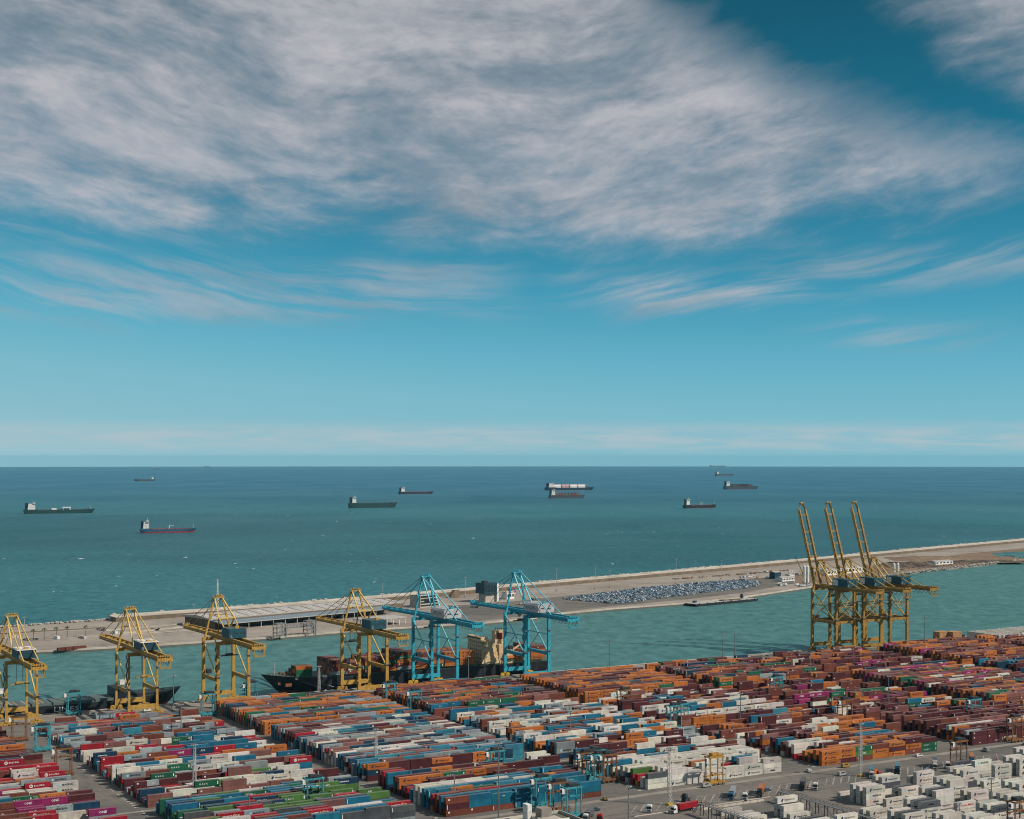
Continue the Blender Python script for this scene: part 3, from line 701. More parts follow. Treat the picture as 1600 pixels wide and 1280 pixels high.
    for s in (-1, 1):
        for t in (-1, 1): rp.tube((s * 1.9, ty + t * .9, zg - sh + 1.6), (s * 1.9, ty + t * .9, zg + .6), .09, 5)
    rp.build('hoist_rope', 'dark_steel', R_)
    # stairs on a landside leg, electrics cabin, cable reel
    stt = MB(); zigzag(stt, -hx - 1.4, -1.6, base + 2, zg + 1.5, 0, 3.2); stt.build('stair_tower', 'grey_steel' if kind == 'narrow' else paint, R_)
    MB().tube((hx + 1.3, 3.5, portal + 2.2), (hx + 2.0, 3.5, portal + 2.2), 2.2 if tall else 1.5, 14).build('cable_reel', 'house_teal', R_)
    ec = MB().box(-hx + 1.2, -hx + 4.4, G - 4.5, G - 1.5, portal + 1.5, portal + 4.4).build('electrics_cabin', 'white_paint' if kind == 'narrow' else 'dark_steel', R_)
    for x in (-hx, hx):        # service platforms and ladders round the legs, floodlights under the girder
        for z in (portal + 2.6, (portal + zg) / 2 + 4):
            pf = MB().box(x - 1.9, x + 1.9, -1.9, 1.9, z - .12, z); railing(pf, (x - 1.9, -1.9, z), (x + 1.9, -1.9, z), 1.1, 3); railing(pf, (x - 1.9, -1.9, z), (x - 1.9, 1.9, z), 1.1, 3)
            for k in range(8): pf.bar((x + 1.3, -1.5, z + .4 * k), (x + 1.7, -1.5, z + .4 * k), .07, .07)
            pf.build('service_platform', 'grey_steel', R_)
        for y in (-back * .6, -back * .25, 8, 22): MB().box(x * .5 - .4, x * .5 + .4, y - .3, y + .3, zg + .7, zg + 1.3).build('floodlight', 'pale_steel', R_)
    cbx = MB()
    for s in (-1, 1):
        for k in range(3): cbx.tube((s * (1.0 + .5 * k), -back + 2, zg + 3.4), (s * (1.0 + .5 * k), G + 2, zg + 3.4), .07, 5)
    cbx.build('trolley_cable', 'dark_steel', R_)
    return R_
Y_, YL = 'crane_yellow', 'crane_yellow_light'
def pc(x, z=0):   # quay position whose landside rail shows at column x
    t = (x - 800) / F_PX; return (956 * SU + t * 956 * CU) / (CU - t * SU)
for x, lab in ((34, 'old yellow gantry crane with white-roofed machine house at the left edge'),):
    sts_crane(pc(x), lab, 'narrow', 18.4, 38.5, 65.0, 47, 98, Y_, YL, 'house_teal', portal=15, leg=1.5, spread_y=6)
sts_crane(pc(223.5), 'old yellow gantry crane with white-roofed machine house, second from left', 'narrow', 18.4, 38.5, 65.5, 47, 98, Y_, YL, 'house_teal', portal=15, leg=1.5, spread_y=-4)
sts_crane(pc(364.5), 'yellow gantry crane with blue machine house and folded frame left of the ship bow', 'wide', 21.2, 42, 70.5, 48, 100, Y_, YL, 'house_blue', portal=18, leg=2.2, spread_y=8)
sts_crane(pc(583), 'yellow gantry crane with blue machine house standing over the black ship', 'wide', 21.2, 42, 70.5, 47, 99, Y_, YL, 'house_blue', portal=18, leg=2.2, spread_y=36)
sts_crane(pc(694.5), 'cyan gantry crane with grey machine house left of the cream ship bridge', 'blue', 20.6, 47.0, 78.5, 50, 101, 'crane_cyan', 'crane_cyan_light', 'house_grey', portal=19, leg=2.2, spread_y=20)
sts_crane(pc(839), 'cyan gantry crane with grey machine house at the stern of the black ship', 'blue', 20.6, 47.0, 78.5, 50, 101, 'crane_cyan', 'crane_cyan_light', 'house_grey', portal=19, leg=2.2, spread_y=24)
for x, lab in ((1320.5, 'ochre crane with boom raised, left of the three at the right'), (1362.5, 'ochre crane with boom raised, middle of the three at the right'), (1404, 'ochre crane with boom raised, right of the three at the right')):
    sts_crane(pc(x), lab, 'tall', 20.0, 52.0, 76.0, 41, 0, 'crane_ochre', YL, 'house_blue', boom_up=(22.5, 70.0), portal=26, leg=2.3, spread_y=14)
# ------------------------------------------------------------------ containers
COL = {'O': ((0.43, 0.135, 0.028), 'orange'), 'M': ((0.080, 0.020, 0.024), 'maroon'), 'B': ((0.15, 0.045, 0.030), 'rust brown'),
       'R': ((0.33, 0.014, 0.026), 'bright red'), 'T': ((0.010, 0.125, 0.205), 'teal blue'), 'N': ((0.010, 0.042, 0.085), 'navy blue'),
       'G': ((0.25, 0.29, 0.30), 'pale grey'), 'W': ((0.57, 0.545, 0.48), 'white'), 'E': ((0.014, 0.105, 0.055), 'dark green'),
       'L': ((0.065, 0.15, 0.038), 'light green'), 'P': ((0.24, 0.02, 0.10), 'magenta'), 'C': ((0.035, 0.19, 0.26), 'light blue'),
       'K': ((0.075, 0.085, 0.095), 'dark grey'), 'S': ((0.20, 0.085, 0.075), 'pinkish brown')}
# what is written on the sides: words, letter height, text colour, emblem shape, emblem colour
LOGO = {'hapag': ('Hapag-Lloyd', .75, (.015, .02, .05), 'diamond', (.015, .025, .07)), 'maersk': ('MAERSK', .95, (.02, .03, .05), 'star', (.25, .5, .58)),
        'boluda': ('BOLUDA', .8, (.72, .72, .70), 'ring', (.72, .72, .70)), 'one': ('ONE', 1.1, (.72, .72, .72), None, None),
        'sud': ('HAMBURG SUD', .75, (.75, .72, .68), 'slash', (.75, .5, .2)), 'uasc': ('U A S C', .8, (.72, .74, .7), 'block', (.72, .74, .7)),
        'yang': ('YANG MING', 1.0, (.5, .03, .05), None, None), 'dal': ('DAL', .9, (.01, .03, .16), None, None), 'hmm': ('HMM', 1.0, (.02, .02, .03), None, None),
        'saf': ('Safmarine', .8, (.7, .72, .72), None, None), 'apl': ('APL', 1.0, (.7, .72, .72), None, None), 'tex': ('tex', .6, (.7, .68, .62), None, None),
        'triton': ('TRITON', .55, (.7, .68, .62), None, None), 'panel': ('', 0, None, 'bar', (.6, .62, .6)), 'plate': ('', 0, None, 'plate', (.62, .6, .55)), 'sml': ('CAI', .6, (.7, .7, .66), None, None)}
LOGO_OF = {'O': ['hapag'] * 5 + [None], 'M': [None, None, 'plate', 'triton', 'tex', 'panel', None], 'B': [None, 'plate', 'sml', 'panel', None, None], 'R': ['boluda', 'sud', 'boluda', 'plate', None],
           'T': ['panel', None, None, 'sml'], 'N': ['saf', None, 'apl', 'panel'], 'G': ['maersk'] * 3 + [None], 'W': ['hapag', None, None, 'maersk'], 'E': ['uasc', 'uasc', None],
           'L': ['apl', 'uasc', None], 'P': ['one'], 'C': ['panel', None, 'saf'], 'K': [None, None, 'panel'], 'S': [None, 'plate']}
CW, LP, RP = 2.44, 12.3, 4.5                  # width, bay pitch, row pitch

def logo_geom(key, L, hgt):
    """flat print on the long side (x along, z up, y = -CW/2): list of (verts, faces, colour)"""
    words, th, tc, emb, ec = LOGO[key]; out = []; y = -CW / 2 - 0.025; x0 = -L * .5 + L * .16; zc = hgt * .52
    if emb in ('diamond', 'star', 'ring', 'slash'):
        r = .85 if emb != 'slash' else .95; cx = x0 + .9; vs = []; fs = []
        if emb == 'diamond': vs = [(cx - r * .95, y, zc - r * .5), (cx - r * .05, y, zc - r * .95), (cx + r * .95, y, zc + r * .5), (cx + r * .05, y, zc + r * .95)]; fs = [(0, 1, 2, 3)]
        elif emb == 'star':
            vs = [(cx, y, zc)] + [(cx + r * (1 if k % 2 == 0 else .62) * math.cos(k * math.pi / 7), y, zc + r * (1 if k % 2 == 0 else .62) * math.sin(k * math.pi / 7)) for k in range(14)]
            fs = [(0, 1 + k, 1 + (k + 1) % 14) for k in range(14)]
        elif emb == 'ring':
            for k in range(12):
                a = k * math.pi / 6; vs += [(cx + r * math.cos(a), y, zc + r * math.sin(a)), (cx + r * .62 * math.cos(a), y, zc + r * .62 * math.sin(a))]
            fs = [(2 * k, 2 * ((k + 1) % 12), 2 * ((k + 1) % 12) + 1, 2 * k + 1) for k in range(12)] + [(0, 0, 0)][:0]
            o_ = len(vs); vs += [(cx - .12, y, zc - .5), (cx + .12, y, zc - .5), (cx + .12, y, zc + .5), (cx - .12, y, zc + .5)]; fs.append((o_, o_ + 1, o_ + 2, o_ + 3))
        else:
            cx = x0 + L * .42; vs = [(cx - r, y, zc - r * .8), (cx - r * .5, y, zc - r * .8), (cx + r * 1.2, y, zc + r * .8), (cx + r * .7, y, zc + r * .8)]; fs = [(0, 1, 2, 3)]
        out.append((vs, fs, ec))
        if emb != 'slash': x0 += 2.3
    elif emb == 'bar': out.append(([(-L / 2 + .55, y, .35), (-L / 2 + .85, y, .35), (-L / 2 + .85, y, hgt - .35), (-L / 2 + .55, y, hgt - .35)], [(0, 1, 2, 3)], ec))
    elif emb == 'plate': out.append(([(-L / 2 + 1.1, y, hgt * .55), (-L / 2 + 2.0, y, hgt * .55), (-L / 2 + 2.0, y, hgt * .82), (-L / 2 + 1.1, y, hgt * .82)], [(0, 1, 2, 3)], ec))
    elif emb == 'block': out.append(([(L / 2 - 1.2, y, hgt * .28), (L / 2 - .7, y, hgt * .28), (L / 2 - .7, y, hgt * .8), (L / 2 - 1.2, y, hgt * .8)], [(0, 1, 2, 3)], ec))
    if words:
        vs, fs, w = text_mesh(words, th, .015); avail = L * .5 - x0 - L * .1; k = min(avail / w, 1.15) if w > 2 else min(avail / w, 1.0)
        if words in ('tex', 'TRITON', 'CAI', 'DAL', 'ONE', 'HMM', 'APL'): x0 = max(x0, -.5 * w * k + (L * .1 if words == 'TRITON' else 0))
        out.append(([(x0 + a * k, y, zc - th * .45 + b) for a, b in vs], fs, tc))
    return out

# ---- layout of the yard: which container stands where
CONT = []          # dicts: p,q (centre), z, L, h, c (colour code), logo, where (text), vis (visible area), block, reefer
def palette(s): return [ch for ch in s]
SEG = {'N': (615.0, 17), 'M': (702.0, 31), 'F': (850.0, 21)}     # near, middle, quayside: first row q, rows
SEGNAME = {'N': 'near section', 'M': 'middle section', 'F': 'quayside section'}
BLK = [84, 205, 319, 433, 547, 661, 775, 903, 1017, 1131]
BLKNAME = ['leftmost', 'second', 'third', 'fourth', 'fifth', 'sixth', 'seventh', 'eighth', 'ninth', 'tenth']
PAL = {(0, 'N'): 'PRGWBEL', (0, 'M'): 'RROGGWWPBMNTB', (0, 'F'): 'RNTOBNB', (1, 'N'): 'TLERWNTGKL', (1, 'M'): 'GWSBMNTRREELTWWS', (1, 'F'): 'BMOTNRGGSWC',
       (2, 'N'): 'MMOTTWCRBTM', (2, 'M'): 'GGGWWCTNSSRBMMNWGSCW', (2, 'F'): 'OOOOOBSGKTNEB', (3, 'N'): 'WWWWTTNBOM', (3, 'M'): 'GGTTTOOBWMSNW', (3, 'F'): 'MMBOOSKTE',
       (4, 'N'): 'OBMMSWTO', (4, 'M'): 'MMBOOWTTSSMBM', (4, 'F'): 'OOOOMMBSK', (5, 'N'): 'MMMMBS', (5, 'M'): 'MMMBBBOOOPWTESMB', (5, 'F'): 'OOBBMMSNE',
       (6, 'N'): 'MMBO', (6, 'M'): 'MMMBBPOOOSWNEBS', (6, 'F'): 'OOOPBMMMWSMBB', (7, 'M'): 'MMBBOOTSN', (7, 'F'): 'MMBBBOOPSSO'}
# height pattern (chance of 0,1,2,3 high)
HGT = {(0, 'N'): (.05, .2, .5, .25), (0, 'M'): (.05, .25, .5, .2), (0, 'F'): (.25, .6, .15, 0), (1, 'N'): (.03, .12, .35, .5), (1, 'M'): (.04, .2, .5, .26), (1, 'F'): (.1, .6, .3, 0),
       (2, 'N'): (.04, .2, .46, .3), (2, 'M'): (0, .0, .05, .95), (2, 'F'): (0, .01, .05, .94), (3, 'N'): (.02, .2, .5, .28), (3, 'M'): (.02, .1, .3, .58), (3, 'F'): (.0, .02, .2, .78),
       (4, 'N'): (.05, .15, .35, .45), (4, 'M'): (.05, .2, .4, .35), (4, 'F'): (0, .0, .07, .93), (5, 'N'): (0, .1, .3, .6), (5, 'M'): (.2, .3, .32, .18), (5, 'F'): (.02, .08, .3, .6),
       (6, 'N'): (.1, .2, .3, .4), (6, 'M'): (.0, .02, .08, .9), (6, 'F'): (.05, .15, .4, .4), (7, 'M'): (.02, .08, .2, .7), (7, 'F'): (.02, .08, .2, .7)}
# rows read off the photograph: (block, section, row from the front) -> stacks bottom to top, bay by bay
FIX = {(4, 'N', 0): ['OOO', 'MOO', 'BLE', 'OOB', 'OMO', 'BOM', 'EEM', ''], (4, 'N', 1): ['NOO', 'OOO', 'MBO', 'OOM', 'OBO', 'MBS', 'BMM', ''],
       (4, 'N', 2): ['BO', 'OOO', 'MMB', 'MOO', 'MBM', 'OOO', 'MBB', ''], (4, 'N', 3): ['BO', 'MOM', 'MMW', 'OMB', 'BMO', 'MMM', 'BMB', ''], (4, 'N', 4): ['R', 'MMW', 'BMM', 'BBO', 'MMB', 'BMS', 'MM', ''],
       (4, 'N', 5): ['RWW', 'MWW', 'BB', 'MTT', 'MTT', 'CTT', '', ''], (4, 'N', 6): ['BBW', 'BBW', 'MMO', 'MBM', 'MBT', 'CTT', 'MM', ''],
       (3, 'N', 0): ['WWK', 'WWW', 'WW', 'WW', 'WW', 'WW', 'WWW', ''], (3, 'N', 1): ['WW', 'WWW', 'WW', 'WWW', 'WW', 'WWW', 'WW', ''], (3, 'N', 2): ['OR', 'TWW', 'WW', 'WWW', 'OR', 'BWT', 'WW', ''],
       (3, 'N', 3): ['BRL', 'TWW', 'WB', 'WWO', 'WW', 'WTW', '', ''], (3, 'N', 4): ['WTW', 'WWW', 'WWW', 'BOW', 'MOW', 'MWW', 'WWW', ''], (3, 'N', 5): ['BWW', 'WWW', 'WGW', 'TWW', 'WWW', 'WWW', 'MWW', ''],
       (3, 'N', 6): ['WW', 'WWW', 'OWW', 'WWW', 'WWW', 'WMW', 'BWW', ''], (3, 'N', 7): ['GWT', 'WWW', 'WWW', 'WWW', 'MWW', 'WWW', 'WMW', 'MB'],
       (5, 'N', 0): ['MMM', 'MMM', 'WMM', 'MMM', 'OMM', 'MMM', 'MMM', 'MM'], (5, 'N', 1): ['MMG', 'BMM', 'MMM', 'OMM', 'MMM', 'MMO', 'MMM', 'MM'], (5, 'N', 2): ['MMM', 'MMM', 'MMM', 'MMM', 'MBM', 'MMM', 'MMM', 'MM'],
       (5, 'N', 3): ['OOO', 'MMM', 'MMS', 'MMM', 'MMO', 'MBM', 'MMM', 'M'], (5, 'N', 4): ['OBW', 'MMW', 'MPW', 'MMS', 'ELW', 'MMW', 'MMM', ''],
       (2, 'N', 0): ['BMB', 'BTT', 'BTT', 'TTT', 'TTT', 'TTT', 'BTT', ''], (2, 'N', 1): ['BTT', 'TNT', 'TTT', 'NTT', 'TTN', 'TTC', 'TT', ''], (2, 'N', 2): ['MBB', 'TTC', 'BNN', 'RBB', 'TTT', 'NNT', 'TT', ''],
       (2, 'N', 3): ['OMR', 'MCB', 'TRR', 'TMM', 'TTN', 'TTT', 'MTT', ''], (2, 'N', 4): ['TTT', 'TOO', 'TEE', 'TTC', 'TTT', 'MMT', 'TTT', ''], (2, 'N', 5): ['TTC', 'TTC', 'CNT', 'CTT', 'MWW', 'OOO', 'BMM', ''],
       (2, 'N', 6): ['WWW', 'WWW', 'WWW', 'CCW', 'CTT', 'MMB', 'MMM', ''], (2, 'N', 7): ['WWW', 'WWW', 'WWW', 'TCC', 'GTT', 'TT', '', ''], (2, 'N', 9): ['MR', 'MMM', 'BBM', 'BB', 'MMM', 'BB', 'MT', 'TM'],
       (2, 'N', 11): ['MOO', 'BOO', 'MEE', 'BMO', 'MMB', 'MB', 'TT', ''], (2, 'N', 12): ['MTM', 'MMB', 'NTO', 'OMB', 'OBO', 'MMM', 'MMM', 'MM'], (2, 'N', 14): ['NTT', 'TTN', 'OTO', 'BMM', 'OWW', 'TWC', 'OT', 'K'],
       (2, 'M', 0): ['MNO', 'MMM', 'MMM', 'OMO', 'BMM', 'OOO', 'NNN', ''], (2, 'M', 1): ['NTO', 'TMK', 'OMM', 'MMS', 'OMG', 'MNN', 'OON', ''], (1, 'N', 0): ['GGK', 'GKK', 'KKK', 'TTN', 'TTT', 'GKK', 'GKK', 'GKK'],
       (1, 'N', 1): ['TTT', 'NRR', 'BTT', 'TGB', 'TTT', 'TTT', 'NTT', 'TTR'], (1, 'N', 2): ['TTC', 'TCT', 'TTB', 'BTT', 'TRR', 'TWW', 'TWW', ''], (1, 'N', 3): ['RRW', 'WWW', 'RRR', 'TT', 'TRR', 'TT', 'TT', 'T'],
       (1, 'N', 5): ['ERR', 'BRR', 'WWG', 'LLL', 'BLL', 'BBS', 'NTT', 'NT'], (1, 'N', 7): ['RKK', 'MMM', 'RRR', 'BLL', 'LLL', 'LNN', 'WWG', ''], (1, 'N', 9): ['EEE', 'EEN', 'RRR', 'BBB', 'NLL', 'NTT', 'LLL', ''],
       (1, 'N', 11): ['EET', 'EEN', 'OET', 'RRR', 'MBB', 'LLL', 'NLL', 'K'], (1, 'N', 13): ['ETT', 'ETC', 'NET', 'EEE', 'TET', 'EET', 'EEL', ''], (1, 'M', 10): ['GRG', 'BBB', 'GG', 'BBW', 'GGW', 'WOS', 'BWM', 'MBS'],
       (1, 'M', 14): ['WWW', 'NNT', 'GGW', 'NTT', 'WWW', 'WWW', 'BWS', ''], (1, 'M', 16): ['RB', 'MMM', 'BOO', 'TNN', 'MRR', 'OOO', 'OOO', 'OOO'], (1, 'M', 19): ['RRR', 'GGG', 'BBB', 'PPP', 'TNN', 'RRR', 'RRT', 'RG'],
       (1, 'M', 22): ['NNN', 'OOO', 'GGG', 'RRR', 'NNN', 'TTT', 'CCT', ''], (0, 'M', 2): ['PPP', 'BMB', 'PPP', 'KTT', 'BMB', 'BPP', 'BPP', 'MPM'], (0, 'M', 6): ['BM', 'MW', 'RG', 'PW', 'NN', 'ME', 'LL', 'PP'],
       (0, 'M', 9): ['WW', 'GG', 'GG', 'GW', 'WW', 'WW', 'BW', 'GWW'], (0, 'M', 12): ['GG', 'OO', 'OG', 'BGG', 'GGG', 'BG', 'BGG', 'KGG'], (0, 'M', 15): ['OO', 'RR', 'OO', 'RO', 'BO', 'OO', 'RO', 'RRR'],
       (0, 'M', 19): ['GG', 'RR', 'RRR', 'GRR', 'BRR', 'RRR', 'RRR', 'RRR'], (0, 'M', 26): ['TT', 'BM', 'TT', 'MMM', 'MMB', 'BTM', 'BMM', 'KBM'],
       (3, 'M', 3): ['PM', 'PPW', 'OB', 'BTT', 'WW', 'WWW', 'WW', 'BB'], (3, 'M', 8): ['WWW', 'TTT', 'TTW', 'TTT', 'TTW', 'TTW', 'CTW', 'OOO'], (3, 'M', 12): ['OBB', 'OOO', 'TKK', 'KTT', 'MMM', 'OOO', 'TTT', 'BO'],
       (3, 'M', 17): ['WWW', 'WWW', 'OWW', 'NNW', 'TTW', 'GWW', 'TEW', ''], (3, 'M', 20): ['CGG', 'TGG', 'BGG', 'TTT', 'OGG', 'OGG', 'OGG', 'BGG'], (4, 'M', 6): ['BOO', 'OOO', 'OMM', 'BMM', 'MMM', 'EEC', 'OOO', 'TT'],
       (4, 'M', 10): ['TWW', 'TWW', 'MWW', 'WWW', 'BBW', 'WWW', 'WWW', 'W'], (4, 'M', 14): ['MMW', 'WGG', 'TTT', 'OOO', 'TTT', 'OWW', 'WWW', ''], (4, 'M', 18): ['MWW', 'MMW', 'OOW', 'MMW', 'MMW', 'WWW', 'WWW', ''],
       (4, 'F', 0): ['OOO', 'OOO', 'OOO', 'OOO', 'OOO', 'EEE', 'LOO', ''], (5, 'F', 0): ['OEO', 'BBB', 'MOO', 'OOG', 'EGG', 'OOB', '', ''], (6, 'M', 5): ['MBB', 'BOO', 'OOB', 'MMB', 'NNM', 'EOO', 'MMM', 'MM'],
       (5, 'M', 9): ['O', 'TNN', 'MM', 'OO', '', 'MM', '', 'B'], (5, 'M', 3): ['MM', 'MM', 'MMM', 'W', 'EET', 'MWW', 'BB', 'MM']}
rnd = random.Random(11)
def row_run(pal, n, dom):
    out = []; cur = dom
    for _ in range(n):
        if rnd.random() < .28: cur = rnd.choice(pal)
        out.append(cur if rnd.random() < .86 else rnd.choice(pal))
    return out
HH = {}            # (block, seg, row, bay) -> stack height in metres
STK = {}
for bi, p0 in enumerate(BLK):
    for sg, (q0, nr) in SEG.items():
        key = (min(bi, 7), sg)
        if key not in PAL: continue
        pal = palette(PAL[key]); hg = HGT[key]; hrow = None
        for r in range(nr):
            fixed = FIX.get((bi, sg, r)); dom = rnd.choice(pal) if r == 0 or rnd.random() < .7 else dom; prev = dom
            hcr = rnd.random() < .6; lo_row = rnd.random() < (.28 if hg[3] < .5 else .03)
            for b in range(8):
                if fixed is not None: s = fixed[b]
                else:
                    if sg == 'N' and b == 7 and bi in (2, 3, 4) and r < 9: s = ''
                    else:
                        t = rnd.random(); h = 0 if t < hg[0] else 1 if t < hg[0] + hg[1] else 2 if t < hg[0] + hg[1] + hg[2] else 3
                        if lo_row and h > 1: h -= 1
                        s = ''.join(row_run(pal, h, dom if rnd.random() < .55 else prev if rnd.random() < .5 else rnd.choice(pal)))
                if not s: continue
                prev = s[-1]
                p = p0 + LP * b + LP / 2; q = q0 + RP * r
                sx, sy, _ = screen(at(p, q)); 
                if sx < -90 or sx > 1690 or sy > 1345: continue
                STK[(bi, sg, r, b)] = (p, q, s, hcr if rnd.random() < .85 else not hcr, fixed is None and rnd.random() < (.03 if hg[3] > .7 else .09) and s[-1] != 'W')
for k, (p, q, s, hc, short) in STK.items(): HH[k] = len(s) * (2.92 if hc else 2.62)
def vis_h(k, z0, z1):
    bi, sg, r, b = k; cover = 0.0
    for d in (1, 2, 3, 4):
        h = HH.get((bi, sg, r - d, b), 0.0); cover = max(cover, h - (d * RP - CW) * .235)
    return max(0.0, min(z1 - z0, z1 - cover))
for k, (p, q, s, hc, short) in STK.items():
    bi, sg, r, b = k; h = 2.896 if hc else 2.591; pit = h + .026; jx = rnd.uniform(-.08, .08); jy = rnd.uniform(-.12, .12)
    for t, c in enumerate(s):
        top = t == len(s) - 1; z = t * pit; vh = vis_h(k, z, z + h)
        lf = HH.get((bi, sg, r, b - 1), 0) < z + h - .3; rt = HH.get((bi, sg, r, b + 1), 0) < z + h - .3; bk = HH.get((bi, sg, r + 1, b), 0) < z + h - .3
        if not (top or vh > 0 or lf or rt or bk): continue
        scl = F_PX / at(p, q).y
        area = scl * scl * ((12.2 * 2.44 * .2 if top else 0) + 12.2 * vh * .8 + (2.44 * h * .5 if lf else 0))
        halves = [(0, 12.19)] if not (short and top) else [(-3.07, 6.06), (3.07, 6.06)]
        for hi, (dx, L) in enumerate(halves):
            cc = c if hi == 0 or rnd.random() < .4 else rnd.choice(PAL[(min(bi, 7), sg)])
            opts = LOGO_OF[cc]; lg = rnd.choice(opts)
            if L < 7 and lg in ('hapag', 'sud', 'boluda', 'maersk', 'uasc'): lg = rnd.choice([None, 'plate', 'sml'])
            if cc == 'W' and sg == 'N' and bi == 3: lg = rnd.choice([None, None, 'hapag', 'hmm', 'sml'])
            if k == (3, 'N', 0, 6) and t == 2: lg = 'dal'
            tier = ['bottom', 'second', 'third'][t] if not (top and t) else 'top'
            lab = '%s%s container, %s tier, %s row, %s bay, %s block %s' % ('short ' if L < 7 else '', COL[cc][1], tier, ordinal(r + 1), ordinal(b + 1) + (' right' if hi else (' left' if L < 7 else '')), BLKNAME[bi], SEGNAME[sg])
            CONT.append(dict(p=p + dx + jx, q=q + jy, z=z + .02, L=L, h=h, c=cc, logo=lg if vh > .8 else None, label=lab, area=area * L / 12.19, rz=TH, reefer=False, door=rnd.random() < .5))

# ---- refrigerated boxes in the yard at lower right, between the walkways
def reefer_yard():
    rr = random.Random(21)
    bays = [(458.5, 'beside the left walkway', 0), (486, '', 1), (509, '', 2), (532, '', 3), (555.3, '', 4), (578.5, '', 5), (601.8, '', 6), (625, '', 7), (648, '', 8), (671, '', 9), (437, 'between walkways on the left', 10)]
    names = {0: 'column left of the long walkway', 10: 'column beside the left walkway'}
    for p, nm, bi in bays:
        for r in range(24):
            q = (552 if bi < 6 else 566) - r * 4.45
            if bi in (0, 10): q -= 13
            if bi == 1 and r < 9: continue
            sx, sy, _ = screen(at(p, q))
            if sx > 1690 or sy > 1330 or sx < 1020: continue
            g = (r + bi * 3) % 8
            n = [3, 3, 3, 0, 2, 2, 1, 0][g]
            t = rr.random(); n = n if t < .86 else (0 if t < .90 else rr.choice([1, 2, 3]))
            if bi == 10: n = min(n, 1)
            if bi == 0: n = max(0, n - (1 if r % 3 else 0))
            for k in range(n):
                z = k * 2.922 + .02; top = k == n - 1; scl = F_PX / at(p, q).y
                c = 'W' if rr.random() < .95 else 'K'
                lg = 'hapag' if rr.random() < .55 else rr.choice([None, 'hmm', 'maersk', None])
                CONT.append(dict(p=p + rr.uniform(-.1, .1), q=q, z=z, L=12.19, h=2.896, c=c, logo=lg, label='%s reefer container, %s tier, %s row from road, %s' % (COL[c][1], ['bottom', 'second', 'third'][k], ordinal(r + 1), names.get(bi, ordinal(bi) + ' column right of long walkway')),
                                 area=scl * scl * (6 + (24 if top else 8)), rz=TH, reefer=True, door=False, front=(g, n)))
reefer_yard()
for i, d in enumerate([d for d in CONT if d['reefer']]):
    sx, sy, _ = screen(at(d['p'], d['q'], d['z']))
    if abs(sx - 1520) < 14 and abs(sy - 1262) < 12 and d['z'] > 2: d['logo'] = 'yang'
# white boxes standing side by side at the far right end of the quay, ends towards the yard
rr = random.Random(4)
for col_ in range(24):
    for rank in range(3):
        for t in range(3):
            p = 1034 + col_ * 4.9; q = 934 + rank * 12.6
            if screen(at(p, q))[0] > 1680: continue
            lab = 'white container end-on, %s tier, %s from left, %s rank, far right quay' % (['bottom', 'second', 'top'][t], ordinal(col_ + 1), ['front', 'middle', 'rear'][rank])
            CONT.append(dict(p=p, q=q, z=t * 2.922 + .02, L=12.19, h=2.896, c='W', logo=None, label=lab, area=1.0, rz=TH + math.pi / 2, reefer=True, door=False))
# boxes on the quay: one pair by the ship's bow
for t, c in ((0, 'G'), (1, 'O')): CONT.append(dict(p=pq(ground(434, 1097))[0] + 0.3, q=pq(ground(434, 1097))[1], z=t * 2.92 + .02, L=12.19, h=2.896, c=c, logo='hapag' if c == 'O' else 'maersk', label='%s container on the quay by the black ship bow, %s of two' % (COL[c][1], ['lower', 'upper'][t]), area=300, rz=TH, reefer=False, door=False))

DECK = []          # filled by the ships below: same dicts, carried on deck

# ---- container meshes
def box_mesh(L, h, reefer):
    """container shell: corner posts, rails, ribbed sides and roof, origin at the middle of the base"""
    mb = MB(); W2 = CW / 2; X = L / 2
    for sx in (-1, 1):
        for sy in (-1, 1): mb.box(sx * X - (.16 if sx > 0 else 0), sx * X + (.16 if sx < 0 else 0), sy * W2 - (.16 if sy > 0 else 0), sy * W2 + (.16 if sy < 0 else 0), 0, h)
    for sy in (-1, 1):
        y = sy * (W2 - .05); mb.box(-X + .16, X - .16, min(y, y + sy * .05), max(y, y + sy * .05), 0, .16); mb.box(-X + .16, X - .16, min(y, y + sy * .05), max(y, y + sy * .05), h - .12, h)
        n = 22 if L > 7 else 11; xs = []                   # ribbed side
        for k in range(n):
            a = -X + .16 + (L - .32) * k / n; w = (L - .32) / n; xs += [(a, .02), (a + w * .35, .02), (a + w * .5, .075), (a + w * .85, .075)]
        xs.append((X - .16, .02)); d = .4 if reefer else 1.0
        vs = []
        for x, dd in xs: vs += [(x, sy * (W2 - .02 - dd * d), .16), (x, sy * (W2 - .02 - dd * d), h - .12)]
        mb.add(vs, [(2 * i, 2 * i + 2, 2 * i + 3, 2 * i + 1) for i in range(len(xs) - 1)])
    for k in range(12):
        a = -X + .16 + (L - .32) * k / 12; b = a + (L - .32) / 12; mb.box(a, b - .12, -W2 + .06, W2 - .06, h - .10, h - .015); mb.add([(b - .12, -W2 + .06, h - .05), (b, -W2 + .06, h - .05), (b, W2 - .06, h - .05), (b - .12, W2 - .06, h - .05)], [(0, 1, 2, 3)])
    mb.box(-X, X, -W2 + .17, W2 - .17, .10, .2)
    mb.box(X - .12, X - .04, -W2 + .16, W2 - .16, .2, h - .1); mb.box(-X + .08, -X + .14, -W2 + .16, W2 - .16, .12, h - .1)
    for sx in (-1, 1): mb.box(sx * X - .08, sx * X + .08, -W2 + .16, W2 - .16, h - .16, h - .02) if False else None
    return mb.mesh('container_shell', 'container_paint')
